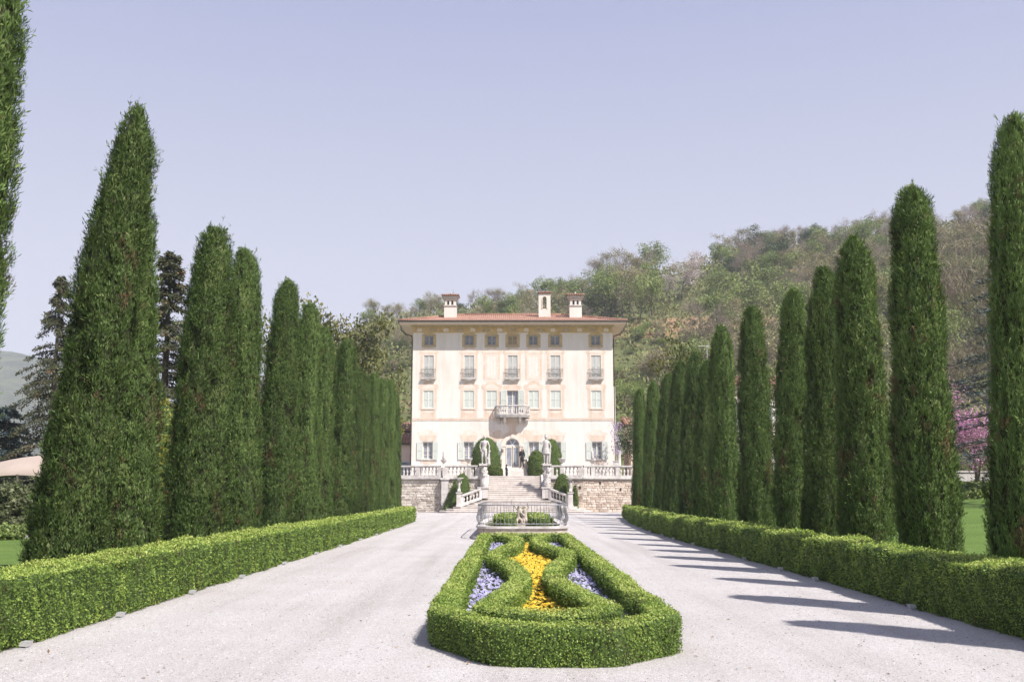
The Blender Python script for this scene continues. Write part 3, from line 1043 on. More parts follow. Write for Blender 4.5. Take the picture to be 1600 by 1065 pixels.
# arched entrance
x = dx
door = surround(x, dz0, dz1 - DHW, DHW, .01, .02, 'entrance_door', M['stone'])
n = 16
zc = dz1 - DHW
inn = [(x + DHW * math.cos(math.pi * k / n), zc + DHW * math.sin(math.pi * k / n)) for k in range(n + 1)]
out = [(x + (DHW + .34) * math.cos(math.pi * k / n), zc + (DHW + .34) * math.sin(math.pi * k / n)) for k in range(n + 1)]
sur = MB()
sur.prism(inn + out[::-1], -.10, -.021, 'y')
for s in (-1, 1):
    a, b = sorted((x + s * DHW, x + s * (DHW + .34)))
    sur.box(a, b, -.10, -.021, dz0, zc - .001)
    sur.box(a - .04, b + .04, -.14, -.101, zc - .1, zc + .03)
sur.box(x - .12, x + .12, -.16, -.101, dz1 + .02, dz1 + .42)
sur.build('stone_arch', M['peach2'], door)
sp3 = MB()                   # spandrels that turn the square opening into an arch
sp3.prism([(x + DHW, dz1 + .002)] + inn[:n // 2 + 1], -.02, .30, 'y')
sp3.prism([(x - DHW, dz1 + .002)] + inn[n // 2:][::-1], -.02, .30, 'y')
sp3.build('spandrel', M['peach2'], door)
fl = MB()
fl.prism([(x + (DHW - .07) * math.cos(math.pi * k / n), zc + (DHW - .07) * math.sin(math.pi * k / n)) for k in range(n + 1)] +
         [(x + DHW * math.cos(math.pi * k / n), zc + DHW * math.sin(math.pi * k / n)) for k in range(n, -1, -1)], .16, .22, 'y')
fl.box(x - DHW, x + DHW, .15, .22, zc - .06, zc + .05)
for an in (62, 118):
    fl.tube([(x, .19, zc + .04), (x + (DHW - .03) * math.cos(R(an)), .19, zc + (DHW - .03) * math.sin(R(an)))], .04, 4)
fl.build('fanlight_bars', M['white_cloth'], door)
for (a0, a1) in ((0, 62), (62, 118), (118, 180)):
    p = [(x, zc + .05)] + [(x + (DHW - .06) * math.cos(R(a)), zc + .05 + (DHW - .08) * math.sin(R(a))) for a in np.linspace(a0, a1, 7)]
    MB().prism(p, .205, .212, 'y').build('fanlight_pane', M['glass'], door)
for s in (-1, 1):
    a, b = sorted((x + s * .03, x + s * (DHW - .03)))
    lf = MB()
    lf.box(a, a + .08, .16, .22, dz0 + .01, zc - .07)
    lf.box(b - .08, b, .16, .22, dz0 + .01, zc - .07)
    lf.box(a + .081, b - .081, .16, .22, dz0 + .01, dz0 + .12)
    lf.box(a + .081, b - .081, .16, .22, zc - .22, zc - .07)
    lo = lf.build('door_leaf', M['frame'], door)
    MB().box(a + .08, b - .08, .185, .192, dz0 + .11, zc - .21).build('door_glass', M['glass'], door)
MB().tube([(x - .09, .15, dz0 + .95), (x - .09, .08, dz0 + .95), (x - .20, .08, dz0 + .95)], .018, 6).build('door_handle', M['darkiron'], door)
for s in (-1, 1):            # wall lanterns
    ln = MB()
    lx = x + s * (DHW + .30)
    lz = zc - .35
    ln.tube([(lx, -.02, lz), (lx, -.25, lz + .1), (lx, -.25, lz)], .02, 5)
    ln.lathe([(.05, -.34), (.10, -.30), (.12, -.05), (.05, .03)], 6, (lx, -.25, lz))
    ln.build('wall_lantern', M['darkiron'], door)
# painted cartouche over the arch
ra = DHW + .345
arch = [(x + ra * math.cos(math.pi * k / 12), zc + ra * math.sin(math.pi * k / 12)) for k in range(1, 12)]
MB().prism([(x - ra, zc + .12), (x - 1.15, zc + .9), (x - .85, dz1 + .42), (x - .35, dz1 + .60), (x - .32, zs_ - .8), (x - .62, zs_ - .45), (x - .45, zs_ - .16), (x + .45, zs_ - .16), (x + .62, zs_ - .45), (x + .32, zs_ - .8), (x + .35, dz1 + .60), (x + .85, dz1 + .42), (x + 1.15, zc + .9), (x + ra, zc + .12)] + arch, -.012, -.001, 'y').build('painted_cartouche', M['peach'], door)
for s in (-1, 1):
    MB().prism([(x + s * 1.20, zc + .9), (x + s * .95, dz1 + .40), (x + s * 1.05, dz1 + .75), (x + s * 1.5, dz1 + .80), (x + s * 1.9, dz1 + .5), (x + s * 1.75, dz1 + .1)][::s], -.0175, -.001, 'y').build('painted_scroll', M['peach'], door)

# french window and balcony on the main floor
z0, z1 = fz(650) - VZ + .12, row_2[1] + .02
fr = surround(x, z0, z1, .525, .10, .03, 'balcony_window', M['peach2'])
MB().prism(scroll(x, z1 + .11, .80, .62), -.011, -.001, 'y').build('painted_crest', M['peach'], fr)
glazing(x, z0, z1, .52, fr, 4, .2)
sh_b = shutter_mesh(.56, z1 - z0 - .5, M['shutter'])
for s in (-1, 1):
    link('shutter', sh_b, fr, (x + .56 if s > 0 else x - 1.12, -.05, z0 + .5), (0, 0, R(-6) if s > 0 else 0))
bxh = 1.58
zb0, zb1 = fz(652) - VZ, fz(634) - VZ
oy = -1.05
plan = [(x - bxh, -.001), (x - bxh, oy * .55), (x - bxh * .72, oy * .9), (x - bxh * .3, oy), (x + bxh * .3, oy), (x + bxh * .72, oy * .9), (x + bxh, oy * .55), (x + bxh, -.001)]
bal = vlink(MB().prism(plan, zb0, zb0 + .14), 'balcony', M['stone'])
pl2 = [(x + (a - x) * 1.04, b * 1.04 if b < -.01 else b) for a, b in plan]
MB().prism(pl2, zb0 + .141, zb0 + .19).build('slab_edge', M['stone'], bal)
rl = MB()
rl.tube([(a, b, zb1 - .05) for a, b in plan], .075, 6)
rl.tube([(a, b, zb0 + .24) for a, b in plan], .055, 6)
rl.build('balcony_rail', M['stone'], bal)
balp = [(.035, 0), (.05, .03), (.03, .07), (.07, .22), (.06, .32), (.03, .45), (.045, .52), (.045, .60)]
bal_h = zb1 - zb0 - .35
bal_me = MB().lathe([(r, z / .60 * bal_h) for r, z in balp], 8).mesh('baluster', M['stone'], True)
for k in range(len(plan) - 1):
    (ax, ay), (bx_, by_) = plan[k], plan[k + 1]
    L = math.hypot(bx_ - ax, by_ - ay)
    nb = max(2, int(L / .19))
    for j in range(nb):
        f = (j + .5) / nb
        link('baluster', bal_me, bal, (ax + (bx_ - ax) * f, ay + (by_ - ay) * f, zb0 + .27))
for s in (-1.32, -.72, .72, 1.32):
    p = [(-.001, zb0 - .62), (-.16, zb0 - .58), (-.28, zb0 - .38), (-.62, zb0 - .28), (-.80 if abs(s) < 1 else -.5, zb0 - .02), (-.001, zb0 - .02)]
    MB().prism(p, x + s - .12, x + s + .12, 'x').build('corbel', M['stone'], bal)
# ------------------------------------------------------------------ terrace, retaining wall, stairs
def islandmat(name, stops, bump=0.4):
    m, t, b = mat(name, 0.92, 0.2)
    g = nd(t, 'ShaderNodeNewGeometry')
    r = ramp(t, stops)
    t.links.new(g.outputs['Random Per Island'], r.inputs[0])
    co = nd(t, 'ShaderNodeTexCoord')
    n_ = nd(t, 'ShaderNodeTexNoise', Scale=7, Detail=5)
    t.links.new(co.outputs['Object'], n_.inputs['Vector'])
    r2 = ramp(t, [(0.3, (0.75, 0.73, 0.7)), (0.7, (1.08, 1.07, 1.06))])
    t.links.new(n_.outputs['Fac'], r2.inputs[0])
    mm = nd(t, 'ShaderNodeMix', data_type='RGBA', blend_type='MULTIPLY')
    mm.inputs['Factor'].default_value = 1
    t.links.new(r.outputs[0], mm.inputs['A'])
    t.links.new(r2.outputs[0], mm.inputs['B'])
    t.links.new(mm.outputs['Result'], b.inputs['Base Color'])
    bp = nd(t, 'ShaderNodeBump', Strength=bump, Distance=0.03)
    t.links.new(n_.outputs['Fac'], bp.inputs['Height'])
    t.links.new(bp.outputs[0], b.inputs['Normal'])
    return m


M['rubble'] = islandmat('grey_rubble_stone', [(0, (0.36, 0.32, 0.28)), (0.3, (0.56, 0.51, 0.46)), (0.7, (0.66, 0.61, 0.55)), (1, (0.74, 0.70, 0.65))])
M['rubble2'] = islandmat('rosy_rubble_stone', [(0, (0.38, 0.30, 0.25)), (0.35, (0.55, 0.46, 0.39)), (0.7, (0.61, 0.53, 0.46)), (1, (0.66, 0.60, 0.55))])
M['mortar'] = noisy('old_mortar', (0.40, 0.34, 0.29), (0.56, 0.49, 0.43), 3, bump=0.4)
TZ = 2.9


def stonework(A, B, z0, z1, m, parent, seed, hole=None):
    g = random.Random(seed)
    A, B = Vector(A), Vector(B)
    L = (B - A).length
    e_ = (B - A) / L
    nrm = Vector((e_.y, -e_.x))
    if nrm.y > 0:
        nrm = -nrm
    b = MB()
    z = z0
    while z < z1 - .06:
        h = min(g.uniform(.13, .27), z1 - z)
        s = -g.uniform(0, .2)
        while s < L:
            w = g.uniform(.18, .52)
            a, c = max(0, s) + .012, min(L, s + w) - .012
            s += w
            if c - a < .05:
                continue
            d = g.uniform(.01, .055)
            j = [g.uniform(-.018, .018) for _ in range(8)]
            q = []
            for (ss, zz, k) in ((a, z + .012, 0), (c, z + .012, 2), (c, z + h - .012, 4), (a, z + h - .012, 6)):
                q.append((ss + j[k], zz + j[k + 1]))
            V = []
            for (ss, zz) in q:
                p = A + e_ * ss
                V.append((p.x, p.y, zz))
            cs, cz = sum(p[0] for p in q) / 4, sum(p[1] for p in q) / 4
            for (ss, zz) in q:
                p = A + e_ * (ss + (cs - ss) * .14) + nrm * d
                V.append((p.x, p.y, zz + (cz - zz) * .14))
            b.add(V, [(4, 5, 6, 7), (0, 1, 5, 4), (1, 2, 6, 5), (2, 3, 7, 6), (3, 0, 4, 7)])
        z += h
    o = b.build('rubble_stones', m, parent)
    o['kind'] = 'stuff'
    return o


WL = [(-18.0, 82.2), (-9.3, 80.75), (-5.62, 80.15)]
WM = [(-5.02, 80.0), (-2.2, 80.0)]
WR = [(2.7, 80.0), (5.6, 80.0), (11.0, 81.3), (21.0, 85.0)]
tp = WL + [(-5.62, 80.0)] + WM + [(-2.2, 83.0), (2.7, 83.0)] + WR + [(26, 112), (-26, 112)]
tb = MB()
tb.prism([(x_, y_ + .02) for x_, y_ in tp], -.3, TZ - .004)
terrace = tag(tb.build('terrace', M['gravel']), kind='structure')


def wall_seg(pts, name, m, label, seed):
    root = empty(name, (0, 0, 0), label=label, cat='wall')
    for k in range(len(pts) - 1):
        A, B = pts[k], pts[k + 1]
        e_ = Vector((B[0] - A[0], B[1] - A[1])).normalized()
        nr = Vector((e_.y, -e_.x))
        q = lambda d0, d1, ex=0: [(A[0] + nr.x * d0 - e_.x * ex, A[1] + nr.y * d0 - e_.y * ex), (B[0] + nr.x * d0 + e_.x * ex, B[1] + nr.y * d0 + e_.y * ex), (B[0] + nr.x * d1 + e_.x * ex, B[1] + nr.y * d1 + e_.y * ex), (A[0] + nr.x * d1 - e_.x * ex, A[1] + nr.y * d1 - e_.y * ex)]
        MB().prism(q(.005, -.02), -.02, 2.54).build('mortar_bed', M['mortar'], root)
        stonework((A[0] + nr.x * .006, A[1] + nr.y * .006), (B[0] + nr.x * .006, B[1] + nr.y * .006), .0, 2.53, m, root, seed + k)
        c = MB().prism(q(.14, -.25), 2.56, 2.62)
        c.prism(q(.20, -.25), 2.622, 2.71)
        c.build('coping', M['stone'], root)
    return root


wl = wall_seg(WL, 'retaining_wall', M['rubble'], 'grey rubble stone retaining wall left of the tall stone pier', 3)
wm = wall_seg(WM, 'retaining_wall', M['rubble'], 'short rubble wall between the stone pier and the stairs', 13)
wr = wall_seg(WR, 'retaining_wall', M['rubble2'], 'rosy rubble stone retaining wall right of the stairs', 23)
for (x_, w_) in ((6.1, .3),):
    pass
for (px, py) in ((938, 754), (906, 761), (971, 764)):
    p_ = at(px, py, 80.2)
    yw = float(np.interp(p_[0], [w_[0] for w_ in WR], [w_[1] for w_ in WR]))
    MB().box(p_[0] - .06, p_[0] + .06, yw - .09, yw + .1, p_[2] - .10, p_[2] + .10).build('drain_spout', M['near_black'], wr)  # each spout is one solid near-black block
# ashlar pier at the corner of the wall
pier = empty('stone_pier', (-5.32, 79.9, 0), label='tall pale ashlar pier at the corner of the retaining wall', cat='pier')
for k in range(7):
    w = .28 + (.0 if k % 2 else .012)
    MB().box(-w, w, -.18 - (.0 if k % 2 else .008), .3, k * .363 + .004, (k + 1) * .363 - .004).build('stone_block', M['stone'], pier)
MB().box(-.36, .36, -.26, .3, 2.55, 2.71).build('pier_cap', M['stone'], pier)
MB().tube([(-.42, -.05, .02), (-.42, -.05, 2.5)], .05, 6).build('drain_pipe', M['darkiron'], pier)

bp_ = [(.07, 0), (.075, .05), (.05, .08), (.045, .12), (.085, .24), (.095, .32), (.075, .42), (.045, .52), (.06, .56), (.075, .58), (.075, .62)]
BALU = MB().lathe(bp_, 10).mesh('baluster', M['stone'], True)
BALU_S = MB().lathe([(r * .95, z * .82) for r, z in bp_], 8).mesh('baluster', M['stone'], True)


def balustrade(A, B, z0, label, piers=(), z1=None, sp=.262, me=BALU, hb=.62, endp=.17):
    """stone balustrade from A to B: plinth, turned balusters, moulded rail and square piers"""
    A, B = Vector(A), Vector(B)
    L = (B - A).length
    e_ = (B - A) / L
    nr = Vector((e_.y, -e_.x))
    z1 = z0 if z1 is None else z1
    root = empty('balustrade', (A.x, A.y, z0), label=label, cat='balustrade', group='stone balustrades of the terrace')

    def slab(s0, s1, hw, h0, h1):
        V = []
        for h in (h0, h1):
            for (s, d) in ((s0, hw), (s1, hw), (s1, -hw), (s0, -hw)):
                p = e_ * s + nr * d
                V.append((p.x, p.y, h + (z1 - z0) * s / L))
        return V, [(0, 3, 2, 1), (4, 5, 6, 7), (0, 1, 5, 4), (1, 2, 6, 5), (2, 3, 7, 6), (3, 0, 4, 7)]
    MB().add(*slab(0, L, .16, 0, .20)).build('plinth', M['stone'], root)
    r_ = MB().add(*slab(-.02, L + .02, .15, .20 + hb, .20 + hb + .07))
    r_.add(*slab(-.02, L + .02, .19, .202 + hb + .07, .20 + hb + .16))
    r_.build('rail', M['stone'], root)
    allp = [0] + [p * L for p in piers] + [L]
    for p in allp:
        MB().add(*slab(p - endp, p + endp, .185, .003, .20 + hb - .002)).build('pier', M['stone'], root)
    for i in range(len(allp) - 1):
        a, b = allp[i] + endp, allp[i + 1] - endp
        nb = max(1, int((b - a) / sp))
        for j in range(nb):
            s = a + (b - a) * (j + .5) / nb
            p = e_ * s
            link('baluster', me, root, (p.x, p.y, .20 + (z1 - z0) * s / L))
    return root


balustrade((-17.8, 82.17), (-9.4, 80.78), 2.71, 'stone balustrade at the far left, behind the last left cypress', (.25, .5, .75))
balustrade((-9.28, 80.75), (-5.75, 80.18), 2.71, 'stone balustrade on the grey rubble wall left of the pier', (.5,))
balustrade((-5.32, 80.0), (-2.75, 80.0), 2.712, 'short stone balustrade between the pier and the left statue', (.72,))
balustrade((3.15, 80.0), (5.55, 80.0), 2.71, 'short stone balustrade beside the right statue', (.35,))
balustrade((5.7, 80.03), (10.95, 81.28), 2.71, 'long stone balustrade on the rosy rubble wall', (.14, .52, .86))
balustrade((11.1, 81.33), (20.8, 84.9), 2.71, 'stone balustrade at the far right, behind the last right cypress', (.25, .5, .75))

AX = .25
stair = empty('staircase', (AX, 80, 0), label='wide pale stone staircase climbing to the terrace in front of the villa', cat='staircase')
NU = 11
zlow = 1.10
rz_ = (TZ - zlow) / NU
for k in range(NU):
    y_ = -.35 + k * .305
    b = MB()
    b.box(-2.12, 2.12, y_, 3.05, zlow + rz_ * k - .01 * 0, zlow + rz_ * (k + 1) - .055)
    b.box(-2.13, 2.13, y_ - .035, 3.05, zlow + rz_ * (k + 1) - .053, zlow + rz_ * (k + 1) - .002)
    b.build('step', M['stair_stone'], stair)
NL = 7
for k in range(NL):
    zt_ = zlow - zlow / NL * k
    w = 2.75 + .52 * k
    f = -.55 - .36 * k
    pl = [(-w, .0), (-w, f + .55), (-w + .62, f), (w - .62, f), (w, f + .55), (w, .0)]
    pl2 = [(-w - .03, .0), (-w - .03, f + .52), (-w + .60, f - .035), (w - .60, f - .035), (w + .03, f + .52), (w + .03, .0)]
    b = MB().prism(pl, 0, zt_ - .055)
    b.prism(pl2, zt_ - .053, zt_ - .003 * (k > 0))
    b.build('step', M['stair_stone'], stair)
# cheek walls along the upper flight
for s in (-1, 1):
    c = MB().prism([(-.36, zlow + .002), (3.0, zlow + .002), (3.0, TZ + .10), (2.6, TZ + .1), (-.36, zlow + .55)], s * 2.14 if s > 0 else -2.40, s * 2.40 if s > 0 else -2.14, 'x')
    c.build('cheek_wall', M['stone'], stair)
# short flight up to the door with a low parapet on each side
st2 = empty('door_steps', (.1, 92.0, TZ), label='short flight of stone steps up to the arched villa door', cat='steps')
ND = 6
hd = (dz0 + VZ - TZ)
for k in range(ND):
    MB().box(-1.35, 1.35, -.15 + k * .32, 1.99, hd / ND * k + .001 * k, hd / ND * (k + 1) - .002).build('step', M['stair_stone'], st2)
for s in (-1, 1):
    c = MB().prism([(-.5, .0), (1.98, .0), (1.98, hd + .75), (1.6, hd + .78), (-.5, .55)], 1.36 if s > 0 else -1.62, 1.62 if s > 0 else -1.36, 'x')
    c.build('parapet', M['stone'], st2)
    MB().prism([(-.55, .55), (-.55, .62), (1.58, hd + .86), (1.98, hd + .83), (1.98, hd + .752), (1.6, hd + .782), (-.5, .552)], 1.32 if s > 0 else -1.66, 1.66 if s > 0 else -1.32, 'x').build('parapet_cap', M['stone'], st2)

# ------------------------------------------------------------------ figures
def capsule(b, p0, r0, p1, r1, n=10, sq=1.0):
    p0, p1 = Vector(p0), Vector(p1)
    ax = p1 - p0
    L = ax.length
    t = ax / L if L > 1e-6 else Vector((0, 0, 1))
    ref = Vector((0, 1, 0)) if abs(t.y) < .9 else Vector((1, 0, 0))
    u = t.cross(ref).normalized()
    w = u.cross(t)
    rings = []
    for k in range(1, 4):
        a = math.pi / 2 * (1 - k / 3)
        rings.append((-r0 * math.sin(a), r0 * math.cos(a)))
    for k in range(0, 3):
        a = math.pi / 2 * k / 3
        rings.append((L + r1 * math.sin(a), r1 * math.cos(a)))
    V = [p0 - t * r0]
    for (h, r) in rings:
        for k in range(n):
            an = 2 * math.pi * k / n
            V.append(p0 + t * h + (u * math.cos(an) + w * math.sin(an) * sq) * r)
    V.append(p1 + t * r1)
    F = []
    for k in range(n):
        F.append((0, 1 + (k + 1) % n, 1 + k))
    for i in range(len(rings) - 1):
        for k in range(n):
            F.append((1 + i * n + k, 1 + i * n + (k + 1) % n, 1 + (i + 1) * n + (k + 1) % n, 1 + (i + 1) * n + k))
    last = len(V) - 1
    o = 1 + (len(rings) - 1) * n
    for k in range(n):
        F.append((last, o + k, o + (k + 1) % n))
    b.add(V, F)


def fused(name, caps, m, parent=None, voxel=.02, smooth_it=2, **kw):
    """one continuous body grown from tapered limbs"""
    b = MB()
    for c in caps:
        capsule(b, *c)
    o = b.build('raw_' + name, m)
    md = o.modifiers.new('r', 'REMESH')
    md.mode = 'VOXEL'
    md.voxel_size = voxel
    ms = o.modifiers.new('s', 'SMOOTH')
    ms.factor = .5
    ms.iterations = smooth_it
    dg = bpy.context.evaluated_depsgraph_get()
    me = bpy.data.meshes.new_from_object(o.evaluated_get(dg))
    bpy.data.objects.remove(o)
    me.name = name
    me.polygons.foreach_set('use_smooth', [True] * len(me.polygons))
    me.materials.clear()
    me.materials.append(m)
    return link(name, me, parent, **kw)


def hand(side, wrist, d, r=.011, ln=.085):
    """palm, four fingers of unequal length and a thumb, relaxed and slightly curled; d points from wrist to fingertips"""
    w = Vector(wrist)
    d = Vector(d).normalized()
    s = Vector((1, 0, 0)) if abs(d.x) < .8 else Vector((0, 1, 0))
    s = (s - d * s.dot(d)).normalized()
    n_ = d.cross(s)
    out = [(w, r * 2.4, w + d * ln * .9, r * 3.0)]
    for k, f in enumerate((.86, 1.0, .95, .74)):
        b0 = w + d * ln * .95 + s * (k - 1.5) * r * 2.1
        b1 = b0 + d * ln * .45 * f + n_ * side * r * .8
        out.append((b0, r, b1, r * .9))
        out.append((b1, r * .9, b1 + d * ln * .4 * f + n_ * side * r * 2.2, r * .75))
    t0 = w + d * ln * .35 - s * r * 2.8
    out.append((t0, r * 1.1, t0 + d * ln * .5 - s * r * 2.2, r * .85))
    return out


def head(c, r, fwd=(0, -1, 0)):
    c = Vector(c)
    f = Vector(fwd).normalized()
    s = Vector((0, 0, 1)).cross(f).normalized()
    up = Vector((0, 0, 1))
    return [(c + up * r * .30, r * .98, c + up * r * .05, r * .92), (c - up * r * .15, r * .86, c + f * r * .22 - up * r * .72, r * .52),
            (c + f * r * .93 + up * r * .15, r * .10, c + f * r * 1.10 - up * r * .22, r * .15),
            (c + f * r * .88 + up * r * .30 + s * r * .2, r * .11, c + f * r * .84 + up * r * .28 + s * r * .55, r * .10),
            (c + f * r * .88 + up * r * .30 - s * r * .2, r * .11, c + f * r * .84 + up * r * .28 - s * r * .55, r * .10),
            (c + f * r * .74 - up * r * .55 + s * r * .15, r * .10, c + f * r * .74 - up * r * .55 - s * r * .15, r * .10),
            (c + s * r * .92 + up * r * .12, r * .16, c + s * r * .95 - up * r * .22, r * .12),
            (c - s * r * .92 + up * r * .12, r * .16, c - s * r * .95 - up * r * .22, r * .12)]


H_ = 2.25 / 1.8      # the statues are over life size


def S(*p):
    return tuple(q * H_ for q in p)


def caps_scale(caps, k=H_):
    return [(tuple(Vector(a) * k), r0 * k, tuple(Vector(b) * k), r1 * k) for (a, r0, b, r1) in caps]


def pedestal(name, x_, y_, label, seed):
    """tall carved pedestal: block, waisted rusticated shaft with rough bosses, cap"""
    g = random.Random(seed)
    root = empty(name, (x_, y_, zlow), label=label, cat='pedestal', group='carved pedestals beside the stairs')
    MB().box(-.40, .40, -.42, .42, 0.002, .78).build('plinth', M['stone'], root)
    MB().box(-.46, .46, -.48, .48, .782, .88).build('plinth_cap', M['stone'], root)
    caps = [((0, 0, .95), .28, (0, 0, 2.5), .22)]
    for k in range(26):
        a, z = g.uniform(0, 6.28), g.uniform(.95, 2.5)
        r = .17 + .1 * abs(math.sin(z * 2.3))
        caps.append(((r * math.cos(a), r * math.sin(a), z), g.uniform(.07, .13), (r * 1.1 * math.cos(a + .2), r * 1.1 * math.sin(a + .2), z + .16), g.uniform(.05, .1)))
    fused('carved_shaft', caps, M['statue'], root, .03, 1)
    MB().box(-.33, .33, -.33, .33, 2.56, 2.66).build('top_slab', M['stone'], root)
    return root


pedestal('pedestal', -2.28, 79.72, 'carved stone pedestal under the nude statue left of the stairs', 1)
pedestal('pedestal', 2.78, 79.72, 'carved stone pedestal under the draped statue right of the stairs', 2)

# left statue: nude man, weight on one leg, arm over a tree stump
caps = [((-.02, 0, .92), .155, (.0, .01, 1.12), .14), ((.0, .01, 1.10), .145, (.02, 0, 1.36), .175), ((-.14, 0, 1.40), .09, (.17, 0, 1.42), .09),
        ((.02, 0, 1.42), .065, (.03, -.03, 1.58), .058),
        ((-.09, 0, .92), .105, (-.12, -.05, .50), .072), ((-.12, -.05, .50), .07, (-.11, 0, .10), .045), ((-.11, 0, .06), .045, (-.13, -.17, .04), .035),
        ((.09, 0, .92), .105, (.10, -.10, .52), .072), ((.10, -.10, .52), .068, (.13, .02, .10), .045), ((.13, .02, .06), .045, (.18, -.14, .04), .035),
        ((-.20, 0, 1.40), .06, (-.27, .02, 1.12), .045), ((-.27, .02, 1.12), .043, (-.20, -.13, .93), .033),
        ((.22, 0, 1.42), .062, (.33, .0, 1.15), .047), ((.33, .0, 1.15), .045, (.32, -.08, .88), .035)]
caps += hand(1, (-.20, -.13, .92), (.2, -.3, -.9)) + hand(-1, (.32, -.08, .87), (0, -.2, -1))
caps += head((.04, -.04, 1.70), .105, (.35, -1, -.2))
stump = [((.30, .06, .0), .11, (.28, .05, .78), .085), ((.28, .05, .74), .09, (.36, .03, .84), .06), ((.25, .0, .3), .05, (.2, -.06, .42), .03)]
s1 = empty('statue', (-2.22, 79.72, zlow + 2.66), label='white stone statue of a nude man leaning on a stump, left of the stairs', cat='statue')
fused('body', caps_scale(caps), M['statue'], s1, .022, 2)
fused('stump', caps_scale(stump), M['statue'], s1, .03, 1)
MB().box(-.40, .52, -.30, .26, -.0, .06).build('base', M['statue'], s1)
# right statue: warrior in a short pleated tunic
caps = [((0, 0, .95), .15, (0, 0, 1.15), .14), ((0, 0, 1.12), .15, (.0, 0, 1.36), .175), ((-.15, 0, 1.41), .085, (.16, 0, 1.40), .085),
        ((0, 0, 1.42), .065, (0, -.02, 1.58), .058),
        ((-.09, 0, .92), .11, (-.11, -.10, .50), .078), ((-.11, -.10, .50), .072, (-.10, 0, .10), .048), ((-.10, 0, .06), .048, (-.14, -.15, .04), .036),
        ((.09, 0, .92), .11, (.08, -.02, .50), .076), ((.08, -.02, .50), .072, (.06, .02, .10), .048), ((.06, .02, .06), .048, (.10, -.14, .04), .036),
        ((-.20, 0, 1.41), .062, (-.36, -.04, 1.36), .05), ((-.36, -.04, 1.36), .046, (-.22, -.16, 1.30), .035),
        ((.20, 0, 1.40), .062, (.31, .03, 1.14), .05), ((.31, .03, 1.14), .046, (.24, -.06, .94), .036)]
caps += hand(1, (-.22, -.16, 1.30), (.9, -.3, -.1)) + hand(-1, (.24, -.06, .94), (-.4, -.3, -.7))
caps += head((.01, -.03, 1.70), .105, (-.25, -1, 0))
s2 = empty('statue', (2.70, 79.72, zlow + 2.66), label='white stone statue in a short pleated tunic, right of the stairs', cat='statue')
fused('body', caps_scale(caps), M['statue'], s2, .022, 2)
tu = [((0, 0, 1.0), .175, (0, 0, 1.38), .185)]
for k in range(14):
    a = 6.283 * k / 14
    tu.append(((.13 * math.cos(a), .12 * math.sin(a), 1.0), .06, (.21 * math.cos(a), .19 * math.sin(a), .68), .045))
fused('tunic', caps_scale(tu), M['statue'], s2, .024, 1)
ck = [((.12, .12, 1.42), .07, (.26, .16, .9), .09), ((.26, .16, .9), .09, (.18, .14, .12), .10), ((-.1, .14, 1.42), .06, (.12, .15, .95), .08)]
fused('cloak', caps_scale(ck), M['statue'], s2, .03, 1)
fused('helmet', caps_scale([((.01, .0, 1.78), .10, (.01, .02, 1.80), .10), ((.01, -.08, 1.90), .025, (.01, .12, 1.86), .03), ((.01, .12, 1.86), .03, (.01, .16, 1.70), .025)]), M['statue'], s2, .024, 1)
MB().box(-.36, .42, -.30, .30, 0, .06).build('base', M['statue'], s2)


# lower diagonal balustrades, newels with small figures that carry a dish
def newel(x_, y_, z_, label):
    root = empty('newel_figure', (x_, y_, z_), label=label, cat='newel', group='newels with dish bearing figures')
    MB().box(-.22, .22, -.22, .22, 0, .12).build('newel_base', M['stone'], root)
    MB().box(-.18, .18, -.18, .18, .122, 1.02).build('newel_block', M['stone'], root)
    MB().box(-.24, .24, -.24, .24, 1.022, 1.10).build('newel_cap', M['stone'], root)
    k = .55
    c_ = [((0, 0, .35), .17, (0, 0, .8), .15), ((-.1, -.08, .38), .13, (-.13, -.2, .12), .10), ((.1, -.06, .38), .13, (.14, -.16, .12), .10), ((0, 0, .8), .17, (0, -.02, 1.15), .18),
          ((-.2, 0, 1.2), .08, (-.34, -.05, 1.38), .07), ((-.34, -.05, 1.38), .07, (-.24, -.02, 1.66), .06), ((.2, 0, 1.2), .08, (.34, -.05, 1.38), .07), ((.34, -.05, 1.38), .07, (.24, -.02, 1.66), .06),
          ((0, -.02, 1.2), .08, (0, -.04, 1.32), .08)] + head((0, -.04, 1.46), .15)
    o = fused('figure', caps_scale(c_, k), M['statue'], root, .022, 1)
    o.location = (0, 0, 1.10)
    MB().lathe([(.10, 0), (.13, .03), (.10, .07), (.20, .14), (.36, .20), (.37, .235), (.30, .22), (.02, .17)], 14, (0, 0, 1.10 + 1.70 * k - .05), caps=False).build('dish', M['stone'], root, True)
    return root


newel(-4.12, 78.35, .47, 'dish bearing stone figure on the newel left of the stairs')
newel(4.55, 78.35, .47, 'dish bearing stone figure on the newel right of the stairs')
balustrade((-2.55, 79.35), (-3.98, 78.46), 1.0, 'sloping stone balustrade left of the lower steps', (), .47, .25, BALU_S, .51, .12)
balustrade((3.05, 79.35), (4.42, 78.46), 1.0, 'sloping stone balustrade right of the lower steps', (), .47, .25, BALU_S, .51, .12)

URN = MB().lathe([(.15, 0), (.15, .06), (.07, .10), (.06, .16), (.16, .24), (.26, .36), (.28, .44), (.33, .48), (.33, .53), (.26, .51), (.22, .42)], 14, caps=False).mesh('urn_bowl', M['stone'], True)


